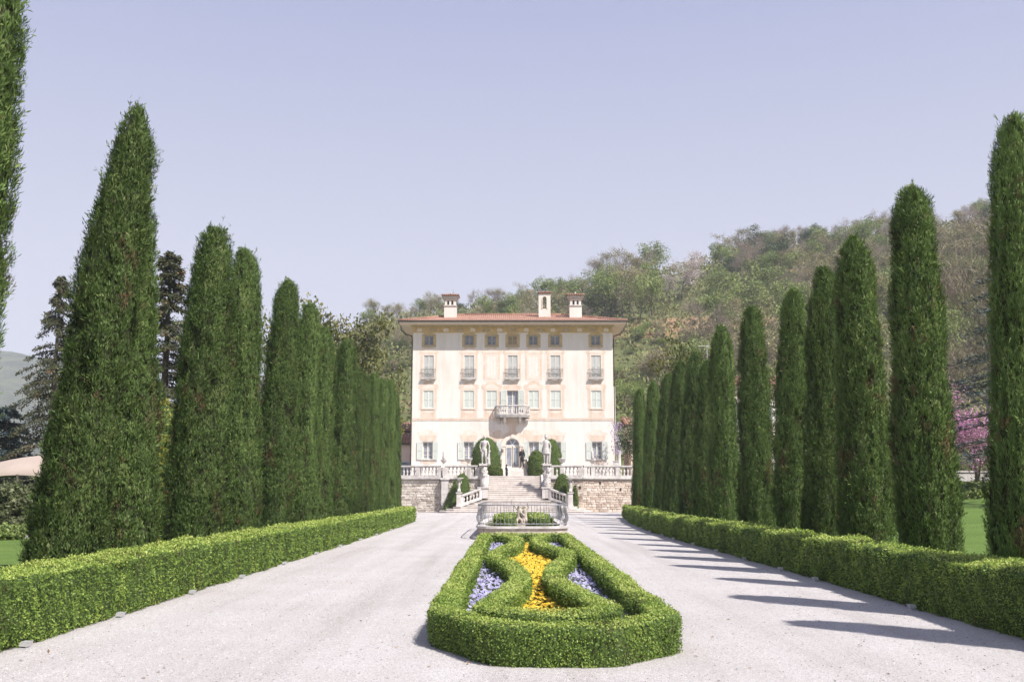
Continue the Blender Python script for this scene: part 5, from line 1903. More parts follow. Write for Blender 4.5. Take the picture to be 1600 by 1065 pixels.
# ------------------------------------------------------------------ cypresses
def cypress_mesh(name, H, Rb, n_, seed, lean=None, prof=None, twigs=60):
    g = np.random.default_rng(seed)
    prof = prof or (lambda t: (1 - .34 * np.clip(t, 0, 1) ** 1.7) * (.86 + .14 * np.clip(t / .12, 0, 1)) * np.clip(1 - np.clip((t - .84) / .165, 0, 1) ** 2.0, 0, 1) ** .5)
    lean = lean or (lambda t: np.zeros_like(t))

    def surf(t, a):
        r = Rb * prof(t)
        base = np.column_stack([np.cos(a) * r, np.sin(a) * r, t * H])
        nn = np.column_stack([np.cos(a), np.sin(a), np.zeros_like(a)])
        st = base * np.array([1, 1, .42])
        fl_ = base * np.array([1, 1, .16])
        d = sn(st, .75, seed + 1) * .045 + sn(fl_, .34, seed + 2) * .05 + sn(base * np.array([1, 1, .3]), .17, seed + 3) * .03
        d = d * Rb / .65
        # boughs that separate from the column here and there
        gap = sn(st, .8, seed + 4)
        gap = gap + .5 * sn(base * np.array([1, 1, .25]), .3, seed + 5)
        d = d - np.clip((gap - .85) * .42, 0, .2) * Rb / .65 - .05
        p = base + nn * d[:, None]
        p[:, 0] += lean(t)
        return p, nn, gap
    per = 11
    nt0 = n_ // per
    t = g.random(nt0 * 2)
    t = t[g.random(nt0 * 2) < np.maximum(prof(t), .15)][:nt0]
    a = g.uniform(0, 2 * math.pi, len(t))
    p, nn, gap = surf(t, a)
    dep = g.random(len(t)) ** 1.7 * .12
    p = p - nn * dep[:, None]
    # every tuft is a little upright spray of many short blades
    td = unit(np.array([0, 0, 1.0]) * g.uniform(.8, 1.2, (len(t), 1)) + nn * g.uniform(-.05, .34, (len(t), 1)) + g.normal(0, .17, (len(t), 3)))
    tl = g.uniform(.08, .20, len(t)) * (1 + .5 * (g.random(len(t)) < .03)) * np.clip((1.04 - t) / .08, .35, 1)
    tt_ = .52 + .11 * g.normal(size=len(t))
    i_ = np.repeat(np.arange(len(t)), per)
    n2 = len(i_)
    f = g.random((n2, 1))
    D = td[i_] * .9 + g.normal(0, .30, (n2, 3)) + nn[i_] * .10
    q = p[i_] + td[i_] * tl[i_][:, None] * f + g.normal(0, .018, (n2, 3))
    L = g.uniform(.04, .10, n2)
    V = kites(q, D, L, L * g.uniform(.17, .27, n2), g, up=unit(nn[i_] + g.normal(0, .28, (n2, 3))))
    st = p * np.array([1, 1, .5])
    fs = p * np.array([1, 1, .16])
    tq = tt_ + .13 * sn(st, .6, seed + 6) + .14 * sn(fs, .20, seed + 7) - 1.2 * dep - .22 * np.clip(gap - .7, 0, 1)  # tufts darker deeper in and in gaps: furrow shade put into the tint
    dead = sn(st, .75, seed + 9) + .6 * sn(st, .22, seed + 10)
    tq = np.where((dead > 1.05) & (t < .85) & (g.random(len(t)) < .6), g.uniform(0, .1, len(t)), np.clip(tq, .13, 1))
    tint = np.clip(tq[i_] +   .06 * g.normal(size=n2) * (tq[i_] > .12) + .14 * (f[:, 0] - .5) * (tq[i_] > .12), 0, 1)
    tint = np.where(g.random(n2) < .003, 1.0, tint)
    # loose branchlets that stick out of the outline
    Vx, tx = [V], [tint]
    for k in range(twigs):
        tt = np.array([g.uniform(.1, 1.0)])
        aa = np.array([g.uniform(0, 6.28)])
        q, n1, _ = surf(tt, aa)
        d0 = unit(n1 * g.uniform(.3, .9) + np.array([[0, 0, 1.0]]) + g.normal(0, .25, (1, 3)))
        ln = g.uniform(.12, .34)
        m_ = 16
        f = g.random((m_, 1))
        pp = q + d0 * ln * f - n1 * .03
        dd = d0 + g.normal(0, .45, (m_, 3))
        ll = g.uniform(.05, .11, m_)
        Vx.append(kites(pp, dd, ll, ll * .2, g))
        tx.append(np.clip(.6 + .15 * g.normal(size=m_), .2, 1))
    V = np.vstack(Vx)
    tint = np.concatenate(tx)
    # inner column of twigs
    nt_, na = 46, 28
    T_, A_ = np.meshgrid(np.linspace(0.0, .995, nt_), np.linspace(0, 2 * math.pi, na, endpoint=False), indexing='ij')
    cp, cn, _ = surf(T_.ravel(), A_.ravel())
    cp = cp - cn * .075 * Rb / .65
    ax = np.column_stack([lean(T_.ravel()), np.zeros(T_.size), T_.ravel() * H])
    rr = np.linalg.norm((cp - ax)[:, :2], axis=1)
    bad = prof(T_.ravel()) * Rb < .10
    cp[bad] = ax[bad] + cn[bad] * .02
    F = []
    for i in range(nt_ - 1):
        for j in range(na):
            j2 = (j + 1) % na
            F.append((i * na + j, i * na + j2, (i + 1) * na + j2, (i + 1) * na + j))
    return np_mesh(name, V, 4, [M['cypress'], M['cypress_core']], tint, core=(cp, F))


CYP_H, CYP_R = 7.5, .65
PROT = [cypress_mesh('crown', CYP_H, CYP_R, 104000, 100),
        cypress_mesh('crown', CYP_H, CYP_R, 104000, 140, prof=lambda t: (1 - .40 * t ** 1.5) * (.84 + .16 * np.clip(t / .2, 0, 1)) * np.clip(1 - np.clip((t - .87) / .135, 0, 1) ** 2.0, 0, 1) ** .5),
        cypress_mesh('crown', CYP_H, CYP_R, 104000, 180, prof=lambda t: (1 - .34 * t ** 1.8 + .04 * np.sin(t * 9)) * (.88 + .12 * np.clip(t / .1, 0, 1)) * np.sqrt(np.clip(1 - np.clip((t - .82) / .185, 0, 1) ** 2.0, 0, 1)))]
# the broad, leaning one in the left foreground
BIG = cypress_mesh('crown', 8.15, .60, 104000, 220, lean=lambda t: .88 * t,
                   prof=lambda t: (1 - .30 * t ** 1.6 + .05 * np.sin(t * 14)) * (.9 + .1 * np.clip(t / .15, 0, 1)) * np.sqrt(np.clip(1 - np.clip((t - .76) / .245, 0, 1) ** 1.9, 0, 1)), twigs=120)
trunk = MB()
trunk.tube([(0, 0, -.05), (.01, 0, .5), (0, .01, 3.0), (0, 0, 6.2)], [.13, .11, .08, .02], 8)
TRUNK = trunk.mesh('trunk', M['bark'], True)


def cypress(i, side, X, pxb, pxt, pyt, wpx, rowlabel, me=None, lab=None, Yo=None):
    """pxb: foot in the photo (gives the distance along the row), pxt/pyt: tip, wpx: width near the foot"""
    Y = Yo if Yo else (X * FPX / (pxb - CXP) + .24) / .9887
    tipx, _, H = at(pxt, pyt, Y)
    z0 = slope_z(X, Y) if X > 0 else 0.0
    z0 = max(z0, 0) - .02
    w = wpx * Y / FPX / 2 * .98
    H -= .10
    root = empty('cypress_tree', (X, Y, z0), label=lab or 'tall dark cypress in the %s row, %s from the camera' % (side, ORD[i]), cat='cypress', group='cypresses of the %s row' % side)
    sx = w / CYP_R
    sz = (H - z0) / CYP_H
    rz = rnd.uniform(0, 6.28)
    tilt = math.atan2(tipx - X, H) * .8
    if me is None:
        me = PROT[(i * 2 + (side == 'right')) % 3]
        c = link('crown', me, root)
        c.matrix_basis = Matrix.Rotation(tilt, 4, 'Y') @ Matrix.Diagonal((sx, sx, sz, 1)) @ Matrix.Rotation(rz, 4, 'Z')
    else:
        c = link('crown', me, root, scale=(1, 1, (H - z0) / 8.15))
    t_ = link('trunk', TRUNK, root, scale=(sx, sx, sz * (.9 if me is not BIG else .35)))
    return root


LEFT = [(None, -160, -60, -170, 150), (80, 205, 205, 165, 130), (190, 215, 205, 300, 112), (297, 330, 340, 352, 96), (366, 383, 383, 387, 76), (425, 452, 452, 436, 68), (467, 486, 487, 472, 58), (494, 508, 508, 510, 50), (523, 545, 546, 529, 50),
        (545, 562, 562, 572, 40), (559, 572, 572, 583, 36), (576, 586, 586, 582, 34), (591, 597, 598, 590, 31), (605, 610, 610, 592, 29), (616, 618, 617, 612, 24)]
for i, (pxb, _, pxt, pyt, w) in enumerate(LEFT):
    if i == 0:
        cypress(0, 'left', -7.15, 0, 8, -95, 178, '', Yo=12.1)
    elif i == 1:
        cypress(i, 'left', -7.2, pxb + 8, pxt, pyt, w, '', BIG, lab='broad leaning cypress in the left foreground, second of the left row')
    else:
        cypress(i, 'left', -7.2, pxb, pxt, pyt, w, '')
RIGHT = [(1600, 1593, 176, 98), (1453, 1425, 288, 104), (1358, 1334, 366, 88), (1290, 1292, 414, 70), (1238, 1243, 448, 62), (1184, 1176, 476, 58), (1134, 1127, 507, 50), (1102, 1107, 560, 42), (1080, 1090, 547, 44), (1053, 1068, 562, 40), (1036, 1046, 582, 34), (1018, 1022, 594, 31), (1001, 1000, 606, 27)]
for i, (pxb, pxt, pyt, w) in enumerate(RIGHT):
    cypress(i + 2, 'right', 7.6, pxb, pxt, pyt, w, '', lab='tall dark cypress in the right row, %s from the right edge of the photo' % ORD[i] if i else 'tall dark cypress cut by the right edge of the photo')
for i, (y_, h_) in enumerate(((11.9, 7.5), (8.9, 7.4))):   # the row goes on beside the camera; only the shadows of these two reach the drive
    r_ = empty('cypress_tree', (7.6, y_, -.02), label='cypress beyond the right edge, seen only by its shadow, %s past the frame' % ORD[i], cat='cypress', group='cypresses of the right row')
    link('crown', PROT[i], r_, scale=(.95, .95, h_ / CYP_H))
    link('trunk', TRUNK, r_)
# ------------------------------------------------------------------ topiary by the stairs
def blob_mesh(name, rad, H, n_, seed, mats, leaf=.07, lump=.04, prof=None, lean=(0, 0)):
    """clipped evergreen: surface of revolution with lumps, covered in leaves"""
    g = np.random.default_rng(seed)
    prof = prof or (lambda t: np.sqrt(np.clip(1 - np.clip((t - .25) / .75, 0, 1) ** 2.2, 0, 1)) * (.9 + .1 * np.clip(t / .25, 0, 1)))

    def surf(t, a):
        r = rad * prof(t)
        p = np.column_stack([np.cos(a) * r + lean[0] * t, np.sin(a) * r + lean[1] * t, t * H])
        dr = (prof(np.minimum(t + .01, 1)) - prof(np.maximum(t - .01, 0))) * rad / (.02 * H)
        nn = unit(np.column_stack([np.cos(a), np.sin(a), -np.clip(dr, -3, 3)]))
        return p + nn * (sn(p, .5, seed) * lump + sn(p, .2, seed + 1) * lump * .6)[:, None], nn
    t = 1 - g.random(n_) ** 1.0
    a = g.uniform(0, 6.283, n_)
    ok = g.random(n_) < np.maximum(prof(t), .25)
    p, nn = surf(t[ok], a[ok])
    n2 = len(p)
    p = p + nn * g.normal(0, leaf * .25, (n2, 1))
    D = nn * g.uniform(.2, .9, (n2, 1)) + g.normal(0, .6, (n2, 3)) + np.array([0, 0, .2])
    L = leaf * g.uniform(.6, 1.3, n2)
    V = kites(p - unit(D) * L[:, None] * .5, D, L, L * .55, g, up=unit(nn + g.normal(0, .5, (n2, 3))))
    tint = .5 + .2 * g.normal(size=n2) + .12 * sn(p, .4, seed + 3)
    nt_, na = 18, 20
    T_, A_ = np.meshgrid(np.linspace(0, .995, nt_), np.linspace(0, 6.283, na, endpoint=False), indexing='ij')
    cp, cn = surf(T_.ravel(), A_.ravel())
    cp -= cn * leaf * .35
    F = [(i * na + j, i * na + (j + 1) % na, (i + 1) * na + (j + 1) % na, (i + 1) * na + j) for i in range(nt_ - 1) for j in range(na)]
    F += [((nt_ - 1) * na + j, (nt_ - 1) * na + (j + 1) % na, (nt_ - 1) * na + (j + 2) % na, (nt_ - 1) * na + (j + 3) % na) for j in range(0, na - 3, 2)]
    return np_mesh(name, V, 4, mats, tint, core=(cp, F))


TOP = [M['topiary'], M['box_core']]


def topiary(px, pyt, pyb, wpx, Y, seed, label, prof=None, lean=(0, 0), zb=None, n_=5000, leaf=.085, dy=1.0):
    b = at(px, pyb, Y)
    t = at(px, pyt, Y)
    z0 = b[2] if zb is None else zb
    me = blob_mesh('topiary_shrub', wpx * Y / FPX / 2, t[2] - z0, n_, seed, TOP, leaf, .05, prof, lean)
    return tag(link('topiary_shrub', me, None, (b[0], Y, z0), scale=(1, dy, 1)), label, 'topiary', 'clipped evergreens round the stairs')


topiary(759, 682.5, 743, 46, 85.5, 1, 'large clipped evergreen dome behind the left statue', zb=TZ)
topiary(775, 727, 743, 21, 83.6, 2, 'low rounded clipped shrub at the left head of the stairs', zb=TZ)
topiary(861, 685, 743, 34, 86.0, 3, 'tall clipped evergreen dome behind the right statue', zb=TZ)
topiary(838, 703, 743, 28, 84.4, 4, 'rounded clipped evergreen to the left of the right statue, above the steps', zb=TZ)
topiary(712, 739, 799, 42, 79.4, 5, 'tall clipped evergreen cone against the wall behind the left newel', prof=lambda t: (1 - .55 * t ** 1.2) * np.sqrt(np.clip(1 - np.clip((t - .6) / .4, 0, 1) ** 2.4, 0, 1)), lean=(.55, 0), zb=0, dy=.45)
topiary(879, 739, 799, 24, 79.45, 6, 'small pointed clipped evergreen behind the right sloping balustrade', prof=lambda t: (1.0 - .1 * (t - .5) ** 2) * np.sqrt(np.clip(1 - np.clip((t - .62) / .38, 0, 1) ** 1.6, 0, 1)), zb=0, dy=.7)
topiary(899, 757, 799, 9, 79.2, 7, 'narrow dark clipped shrub right of the right newel', zb=0, n_=1500)

# ------------------------------------------------------------------ trees
def limb_tree(H, spread, g, trunk_r, levels=3, first=.3, up=.6, nb=5):
    """recursive limbs -> list of (points, radii) and the twig ends"""
    limbs, ends = [], []

    def grow(p, d, L, r, lev):
        n_ = 4
        pts, rr = [p.copy()], [r]
        q = p.copy()
        dd = d.copy()
        for k in range(n_):
            dd = dd + g.normal(0, .13, 3) + np.array([0, 0, .05 * up])
            dd /= np.linalg.norm(dd)
            q = q + dd * L / n_
            pts.append(q.copy())
            rr.append(max(r * (1 - .75 * (k + 1) / n_), .008))
        limbs.append((pts, rr, lev))
        if lev >= levels:
            ends.append((q, dd))
            return
        m_ = nb if lev == 0 else 4
        for k in range(m_):
            f = g.uniform(first if lev == 0 else .35, 1.0)
            i = min(int(f * n_), n_ - 1)
            b = pts[i] + (pts[i + 1] - pts[i]) * (f * n_ - i)
            a = g.uniform(0, 6.283)
            side = np.array([math.cos(a), math.sin(a), 0])
            nd_ = dd * up + side * spread + np.array([0, 0, .25])
            nd_ /= np.linalg.norm(nd_)
            grow(b, nd_, L * g.uniform(.45, .7) * (1 if lev else .8), rr[i] * .6, lev + 1)
        ends.append((q, dd))
    grow(np.zeros(3), np.array([0, 0, 1.0]), H * .72, trunk_r, 0)
    return limbs, ends


def tree_proto(name, H, spread, seed, leafm=None, nleaf=1200, leaf=.35, twigm=None, ntwig=0, cl=.9, levels=2, nb=7, tr=.2, first=.3, twl=1.2, tww=.035, aspect=.8, barkm='graybark', up=.6, crown_fill=0.0):
    """trunk mesh + crown mesh (leaves and/or fine twigs spread round the limb ends)"""
    g = np.random.default_rng(seed)
    limbs, ends = limb_tree(H, spread, g, tr, levels, first, up, nb)
    b = MB()
    for pts, rr, lev in limbs:
        if lev <= 1 or twigm:
            b.tube(pts, rr, 6 if lev == 0 else 4 if lev == 1 else 3)
    tm = b.mesh('trunk', M[barkm], True)
    E = np.array([e_[0] for e_ in ends])
    Dn = np.array([e_[1] for e_ in ends])
    Vs, ts, mats, split = [], [], [], []
    if ntwig:
        i = g.integers(0, len(E), ntwig)
        P = E[i] - Dn[i] * g.random((ntwig, 1)) * cl * 1.3 + g.normal(0, cl * .28, (ntwig, 3))
        D = Dn[i] * .8 + g.normal(0, .55, (ntwig, 3)) + np.array([0, 0, .35])
        Vs.append(kites(P, D, twl * g.uniform(.5, 1.3, ntwig), tww * g.uniform(.6, 1.4, ntwig), g))
        ts.append(g.random(ntwig))
    if nleaf:
        i = g.integers(0, len(E), nleaf)
        off = unit(g.normal(size=(nleaf, 3))) * (g.random((nleaf, 1)) ** .45) * cl
        off[:, 2] *= aspect
        P = E[i] + off
        nn = unit(off + .0001)
        D = nn * .5 + g.normal(0, .7, (nleaf, 3))
        L = leaf * g.uniform(.5, 1.3, nleaf)
        Vl = kites(P, D, L, L * .62, g, up=unit(nn + np.array([0, 0, .6]) + g.normal(0, .5, (nleaf, 3))))
        clump = g.normal(0, .16, len(E))
        tl = np.clip(.5 + .18 * g.normal(size=nleaf) + clump[i], 0, 1)
    if ntwig and nleaf:
        # twigs first (material 0), leaves second (material 1)
        V = np.vstack([Vs[0], Vl])
        me = np_mesh('crown', V, 4, [M[twigm], M[leafm]], np.concatenate([ts[0], tl]))
        mi = np.concatenate([np.zeros(ntwig, np.int32), np.ones(nleaf, np.int32)])
        me.polygons.foreach_set('material_index', mi)
    elif ntwig:
        me = np_mesh('crown', Vs[0], 4, M[twigm], ts[0])
    else:
        me = np_mesh('crown', Vl, 4, M[leafm], tl)
    return (name, tm, me, H)


def plant(proto, loc, scale, rz, label, cat='tree', group=None, sxy=1.0):
    name, tm, me, H = proto
    r_ = empty(name, loc, rz, label, cat, group)
    s = (scale * sxy, scale * sxy, scale)
    link('trunk', tm, r_, scale=s)
    link('crown', me, r_, scale=s)
    return r_


def conifer(name, H, Rb, seed, leafm, n_br=110, per=60, droop=.35, leaf=.22, barkm='bark', top=.02, hang=.25, zmin=.08):
    """spruce: whorled drooping branches with hanging needle sprays"""
    g = np.random.default_rng(seed)
    b = MB()
    b.tube([(0, 0, 0), (0, 0, H * .5), (0, 0, H)], [.2, .12, .015], 7)
    Vs, ts = [], []
    for k in range(n_br):
        f = zmin + (1 - zmin) * (k + g.random()) / n_br
        z = f * H
        L = Rb * (1 - f) ** .7 * g.uniform(.65, 1.25) + .12
        a = g.uniform(0, 6.283)
        d = np.array([math.cos(a), math.sin(a), 0])
        s = g.random(per) ** .7
        bend = -droop * L * s ** 1.6 + .12 * L * s
        P = np.array([0, 0, z]) + d * (L * s)[:, None]
        P[:, 2] += bend
        lat = np.cross(d, [0, 0, 1.0])
        P = P + lat * (g.normal(0, .16, per) * L * .7 * (1 - s * .5))[:, None] + g.normal(0, .04, (per, 3))
        D = d * .5 + g.normal(0, .5, (per, 3)) + np.array([0, 0, -hang * 2.2])
        ll = leaf * g.uniform(.5, 1.4, per)
        Vs.append(kites(P, D, ll, ll * .34, g))
        ts.append(np.clip(.5 + .2 * g.normal(size=per) + .25 * (s - .5) + g.normal(0, .1), 0, 1))
        b.tube([(0, 0, z), tuple(np.array([0, 0, z]) + d * L * .5 + np.array([0, 0, .05 * L - droop * L * .3])), tuple(np.array([0, 0, z]) + d * L * .95 + np.array([0, 0, .1 * L - droop * L * .95]))], [.03, .02, .006], 3)
    return (name, b.mesh('trunk', M[barkm], True), np_mesh('crown', np.vstack(Vs), 4, M[leafm], np.concatenate(ts)), H)


def place(proto, px, py_top, Y, label, cat, z0=0.0, sxy=1.0, rz=0.0, group=None):
    x_, y_, zt_ = at(px, py_top, Y)
    return plant(proto, (x_, Y, z0), (zt_ - z0) / proto[3], rz, label, cat, group, sxy)


sp1 = conifer('spruce_tree', 12.0, 2.5, 5, 'spruce', 190, 190, .45, .13)
sp2 = conifer('spruce_tree', 9.5, 2.6, 6, 'spruce', 150, 190, .4, .12)
place(sp1, 268, 396, 46, 'brownish spruce rising between the second and third left cypresses', 'tree', sxy=1.35)
place(sp2, 96, 432, 50, 'dark spruce behind the broad left foreground cypress', 'tree', sxy=.85)
bs = conifer('blue_spruce_tree', 6.2, 2.4, 8, 'bluespruce', 130, 170, .3, .15, hang=.1)
place(bs, 12, 636, 52, 'blue-grey spruce behind the beige tent at the left edge', 'tree', sxy=1.3)
mg = tree_proto('magnolia_tree', 15, .75, 12, 'magnolia', 9000, .34, None, 0, 1.35, 2, 9, .28, .25, aspect=.9, barkm='bark')
place(mg, 550, 497, 76, 'big glossy olive-leaved magnolia behind the left cypress row', 'tree', sxy=.8)
mg2 = tree_proto('magnolia_tree', 10, .8, 13, 'magnolia', 4500, .30, None, 0, 1.1, 2, 8, .2, .2, aspect=.9, barkm='bark')
place(mg2, 413, 520, 62, 'olive-leaved magnolia glimpsed between the fourth and fifth left cypresses', 'tree', sxy=.55)
place(mg2, 1205, 600, 66, 'olive-leaved magnolia glimpsed between the right cypresses', 'tree', z0=.8, sxy=.7, rz=2)
place(mg2, 1063, 548, 66, 'olive-leaved tree behind the far end of the right cypress row', 'tree', z0=.3, sxy=.62, rz=1)
ys = blob_mesh('leafy_shrub', 1.3, 4.6, 11000, 33, [M['yellowshrub'], M['box_core']], .12, .15)
x_, y_, z_ = at(250, 720, 34)
tag(link('leafy_shrub', ys, None, (x_, 34, 0)), 'yellow-green shrub between the second and third left cypresses', 'shrub')
ys2 = blob_mesh('leafy_shrub', 1.0, 1.75, 13000, 34, [M['shrub'], M['box_core']], .15, .22)
x_, y_, z_ = at(10, 780, 37)
tag(link('leafy_shrub', ys2, None, (x_ + .2, 37, 0)), 'round grey-green shrub in front of the beige tent', 'shrub')
# rocks and small plants at the end of the lawn
for k, (px, Y, s) in enumerate(((-6, 35.6, .5), (8, 35.4, .38), (20, 35.6, .3), (34, 35.3, .42))):
    x_, _, _ = at(px, 800, Y)
    g_ = random.Random(k)
    o = fused('garden_rock', [((g_.uniform(-.2, .2) * s, g_.uniform(-.2, .2) * s, s * .2), s * g_.uniform(.4, .6), (g_.uniform(-.5, .5) * s, g_.uniform(-.3, .3) * s, s * .45), s * g_.uniform(.25, .4)) for _ in range(4)], M['rock'], None, .05, 0, loc=(x_, Y, -.05))
    tag(o, 'pale garden rock at the edge of the left lawn, %s from the left' % ORD[k], 'rock', 'rocks at the end of the left lawn')
fb = blob_mesh('low_plant', .5, .5, 900, 36, [M['fresh'], M['box_core']], .12, .1)
x_, _, _ = at(20, 800, 35)
tag(link('low_plant', fb, None, (x_, 34.7, 0)), 'low leafy plant among the rocks at the end of the left lawn', 'plant')

# stretched canopy tent on the left
tent = empty('canopy_tent', (-18.5, 42, 0), label='beige stretched canopy tent behind the left cypresses', cat='tent')
V, F = [], []
NX, NY = 28, 10
for j in range(NY + 1):
    for i in range(NX + 1):
        u, v = i / NX, j / NY
        xx = -8 + 14.2 * u
        yy = -2.6 + 6 * v
        sag = .55 * abs(math.sin(u * math.pi * 2.0)) ** .8
        zz = 2.25 + .62 * (1 - abs(2 * u % 1 - .0) * .0) * abs(math.cos(u * math.pi * 2.0)) ** 1.5 * .9 + .75 * v * (1 - v) * 2 - .55 * (1 - v) ** 4
        V.append((xx, yy, zz))
for j in range(NY):
    for i in range(NX):
        F.append((j * (NX + 1) + i, j * (NX + 1) + i + 1, (j + 1) * (NX + 1) + i + 1, (j + 1) * (NX + 1) + i))
cv = MB().add(V, F).build('canvas', M['canvas'], tent, True)
md = cv.modifiers.new('t', 'SOLIDIFY')
md.thickness = .02
for (u, v) in ((0, 0), (.5, 0), (1, 0), (0, 1), (.5, 1), (1, 1)):
    i, j = int(u * NX), int(v * NY)
    p = V[j * (NX + 1) + i]
    MB().tube([(p[0], p[1], -.02), (p[0], p[1], p[2] + .02)], .045, 7).build('tent_pole', M['bark'], tent)

# right side: redbud, cedar, bare tree, low hedge and wall at the end of the lawn
rb = tree_proto('redbud_tree', 6.6, 1.0, 41, 'redbud', 6500, .12, 'twig', 1200, .9, 2, 8, .14, .18, .8, .03, .8, 'bark')
x_, _, _ = at(1520, 700, 60)
place(rb, 1522, 600, 60, 'redbud tree covered in pink blossom at the end of the right lawn', 'tree', z0=1.1, sxy=1.0)
rb2 = place(rb, 1408, 668, 62, 'small pink flowering tree glimpsed between two right cypresses', 'tree', z0=1.1, sxy=.6, rz=2)


def cedar(seed):
    g = np.random.default_rng(seed)
    H = 17.0
    b = MB()
    b.tube([(0, 0, 0), (.1, 0, 6), (0, .1, 12), (0, 0, H)], [.4, .3, .18, .03], 9)
    Vs, ts = [], []
    for k in range(46):
        z = 2.0 + (H - 2.5) * k / 46 + g.uniform(-.3, .3)
        L = (6.4 * (1 - (z / H) ** 1.6) + .6) * g.uniform(.75, 1.1)
        a = g.uniform(0, 6.283) if k % 3 else g.uniform(2.5, 3.8)
        d = np.array([math.cos(a), math.sin(a), 0])
        pts = [np.array([0, 0, z]) + d * L * s + np.array([0, 0, .10 * L * s - .22 * L * s ** 2.2]) for s in np.linspace(0, 1, 6)]
        b.tube([tuple(p) for p in pts], list(np.linspace(.10, .012, 6)), 5)
        m_ = int(190 * L / 4)
        s = g.random(m_) ** .6
        P = np.array([0, 0, z]) + d * (L * s)[:, None] + np.column_stack([np.zeros(m_), np.zeros(m_), .10 * L * s - .22 * L * s ** 2.2])
        lat = np.cross(d, [0, 0, 1.0])
        P = P + lat * (g.normal(0, .22, m_) * L * s * .9)[:, None] + g.normal(0, .05, (m_, 3)) + np.array([0, 0, .06])
        D = d + lat * g.normal(0, .8, m_)[:, None] + np.array([0, 0, .2]) + g.normal(0, .4, (m_, 3))
        ll = g.uniform(.14, .34, m_)
        Vs.append(kites(P, D, ll, ll * .25, g))
        ts.append(np.clip(.5 + .22 * g.normal(size=m_), 0, 1))
    return ('cedar_tree', b.mesh('trunk', M['bark'], True), np_mesh('crown', np.vstack(Vs), 4, M['cedar'], np.concatenate(ts)), H)


cd = cedar(3)
x_, _, _ = at(1632, 700, 50)
plant(cd, (x_, 50, .8), .88, R(0), 'large blue-grey cedar whose boughs reach past the right edge cypress', 'tree')
BARE1 = tree_proto('bare_tree', 12, .75, 51, None, 0, .3, 'twig', 2600, 1.5, 3, 7, .24, .2, 1.5, .03, up=.75)
BARE2 = tree_proto('bare_tree', 11, 1.0, 52, None, 0, .3, 'twig', 2600, 1.4, 3, 8, .22, .15, 1.3, .03, up=.55)
BARE3 = tree_proto('bare_tree', 16, 1.0, 57, None, 0, .3, 'twig', 9000, 2.0, 3, 11, .26, .10, 1.7, .026, up=.6)
place(BARE3, 1518, 375, 84, 'wide bare grey-brown tree between the two nearest right cypresses', 'tree', z0=2.0, sxy=1.0)
eh = link('box_hedge', hedge_mesh('box_hedge', resample([(14.5, 59.5), (48, 60.5)], 1.0), .9, .95, 71, False, 2500, .06, .06, .12, zf=lambda x, y: np.array([slope_z(a, b) for a, b in zip(x, y)]), mats=[M['fresh'], M['box_core']]))
tag(eh, 'dark green hedge at the far end of the right lawn', 'hedge')
ew = empty('garden_wall', (14, 61.5, slope_z(20, 61)), label='low pale stone wall behind the hedge at the end of the right lawn', cat='wall')
MB().box(0, 36, .0, .4, -.5, 1.55).build('wall_body', M['stone'], ew)
MB().box(-.02, 36.02, -.05, .45, 1.552, 1.65).build('wall_cap', M['stone'], ew)
for k, px in enumerate((1484, 1500, 1516, 1532, 1548)):
    x_, _, _ = at(px, 740, 62.5)
    bm_ = blob_mesh('leafy_shrub', rnd.uniform(.7, 1.0), rnd.uniform(1.2, 2.0), 900, 80 + k, [M['bud'] if k % 2 else M['shrub'], M['box_core']], .13, .15)
    tag(link('leafy_shrub', bm_, None, (x_, 62.9, 2.2)), 'low olive shrub below the pink redbud, %s from the left' % ORD[k], 'shrub', 'shrubs below the redbud')

# ------------------------------------------------------------------ neighbouring houses
def house(name, X0, X1, Y0, D, z0, zw, rise, label, wallm, wins, over=.5, tilem='tile', hip=False):
    r_ = empty(name, (X0, Y0, z0), label=label, cat='house')
    Wd = X1 - X0
    MB().box(0, Wd, 0, D, -1.5, zw).build('wall', M[wallm], r_)
    b = MB()
    b.prism([(-over, zw - .08), (D / 2, zw + rise), (D + over, zw - .08), (D + over, zw + .06), (D / 2, zw + rise + .16), (-over, zw + .06)], -over, Wd + over, 'x')
    ro = b.build('roof', M[tilem], r_)
    n_ = int((Wd + 2 * over) / .28)
    t = MB()
    for k in range(n_):
        xx = -over + (k + .5) * (Wd + 2 * over) / n_
        t.tube([(xx, -over - .05, zw + .07), (xx, D / 2, zw + rise + .18)], .085, 5)
    t.build('roof_tiles', M[tilem], ro, True)
    MB().box(-over, Wd + over, -over - .03, -over - .005, zw - .18, zw + .02).build('fascia', M['gutter'], ro)
    for (a, b0, c, d) in wins:
        w_ = MB().box(a - .08, b0 + .08, -.06, -.002, c - .08, d + .08).build('window', M['shutter_grey'], r_)
        MB().box(a, b0, -.075, -.062, c, d).build('pane', M['glass'], w_)
    return r_


house('village_house', -16.5, -9.9, 108, 7, 1.5, at(630, 673, 108)[2] - 1.5, 1.0, 'white village house with a red tiled roof left of the villa', 'hwall2', [(5.3, 6.3, 5.0, 6.1), (2.2, 3.2, 5.0, 6.1)])
h2 = house('village_house', -17.0, -9.8, 103, 4, 1.2, at(630, 692, 103)[2] - 1.2, .9, 'pink lean-to house with a deep porch left of the villa', 'hwall', [(4.9, 6.9, 1.0, 3.4)], .3)
x_, _, zt_ = at(625.5, 657, 98)
lp_ = empty('street_lamp', (x_, 98, 1.2), label='thin grey street lamp with white head left of the villa', cat='street lamp')
MB().tube([(0, 0, -1.2), (0, 0, zt_ - 1.25)], [.06, .045], 7).build('pole', M['lamp'], lp_)
MB().lathe([(.07, 0), (.22, .05), (.24, .14), (.10, .24), (.03, .28)], 12, (0, 0, zt_ - 1.35)).build('lamp_head', M['white_cloth'], lp_, True)
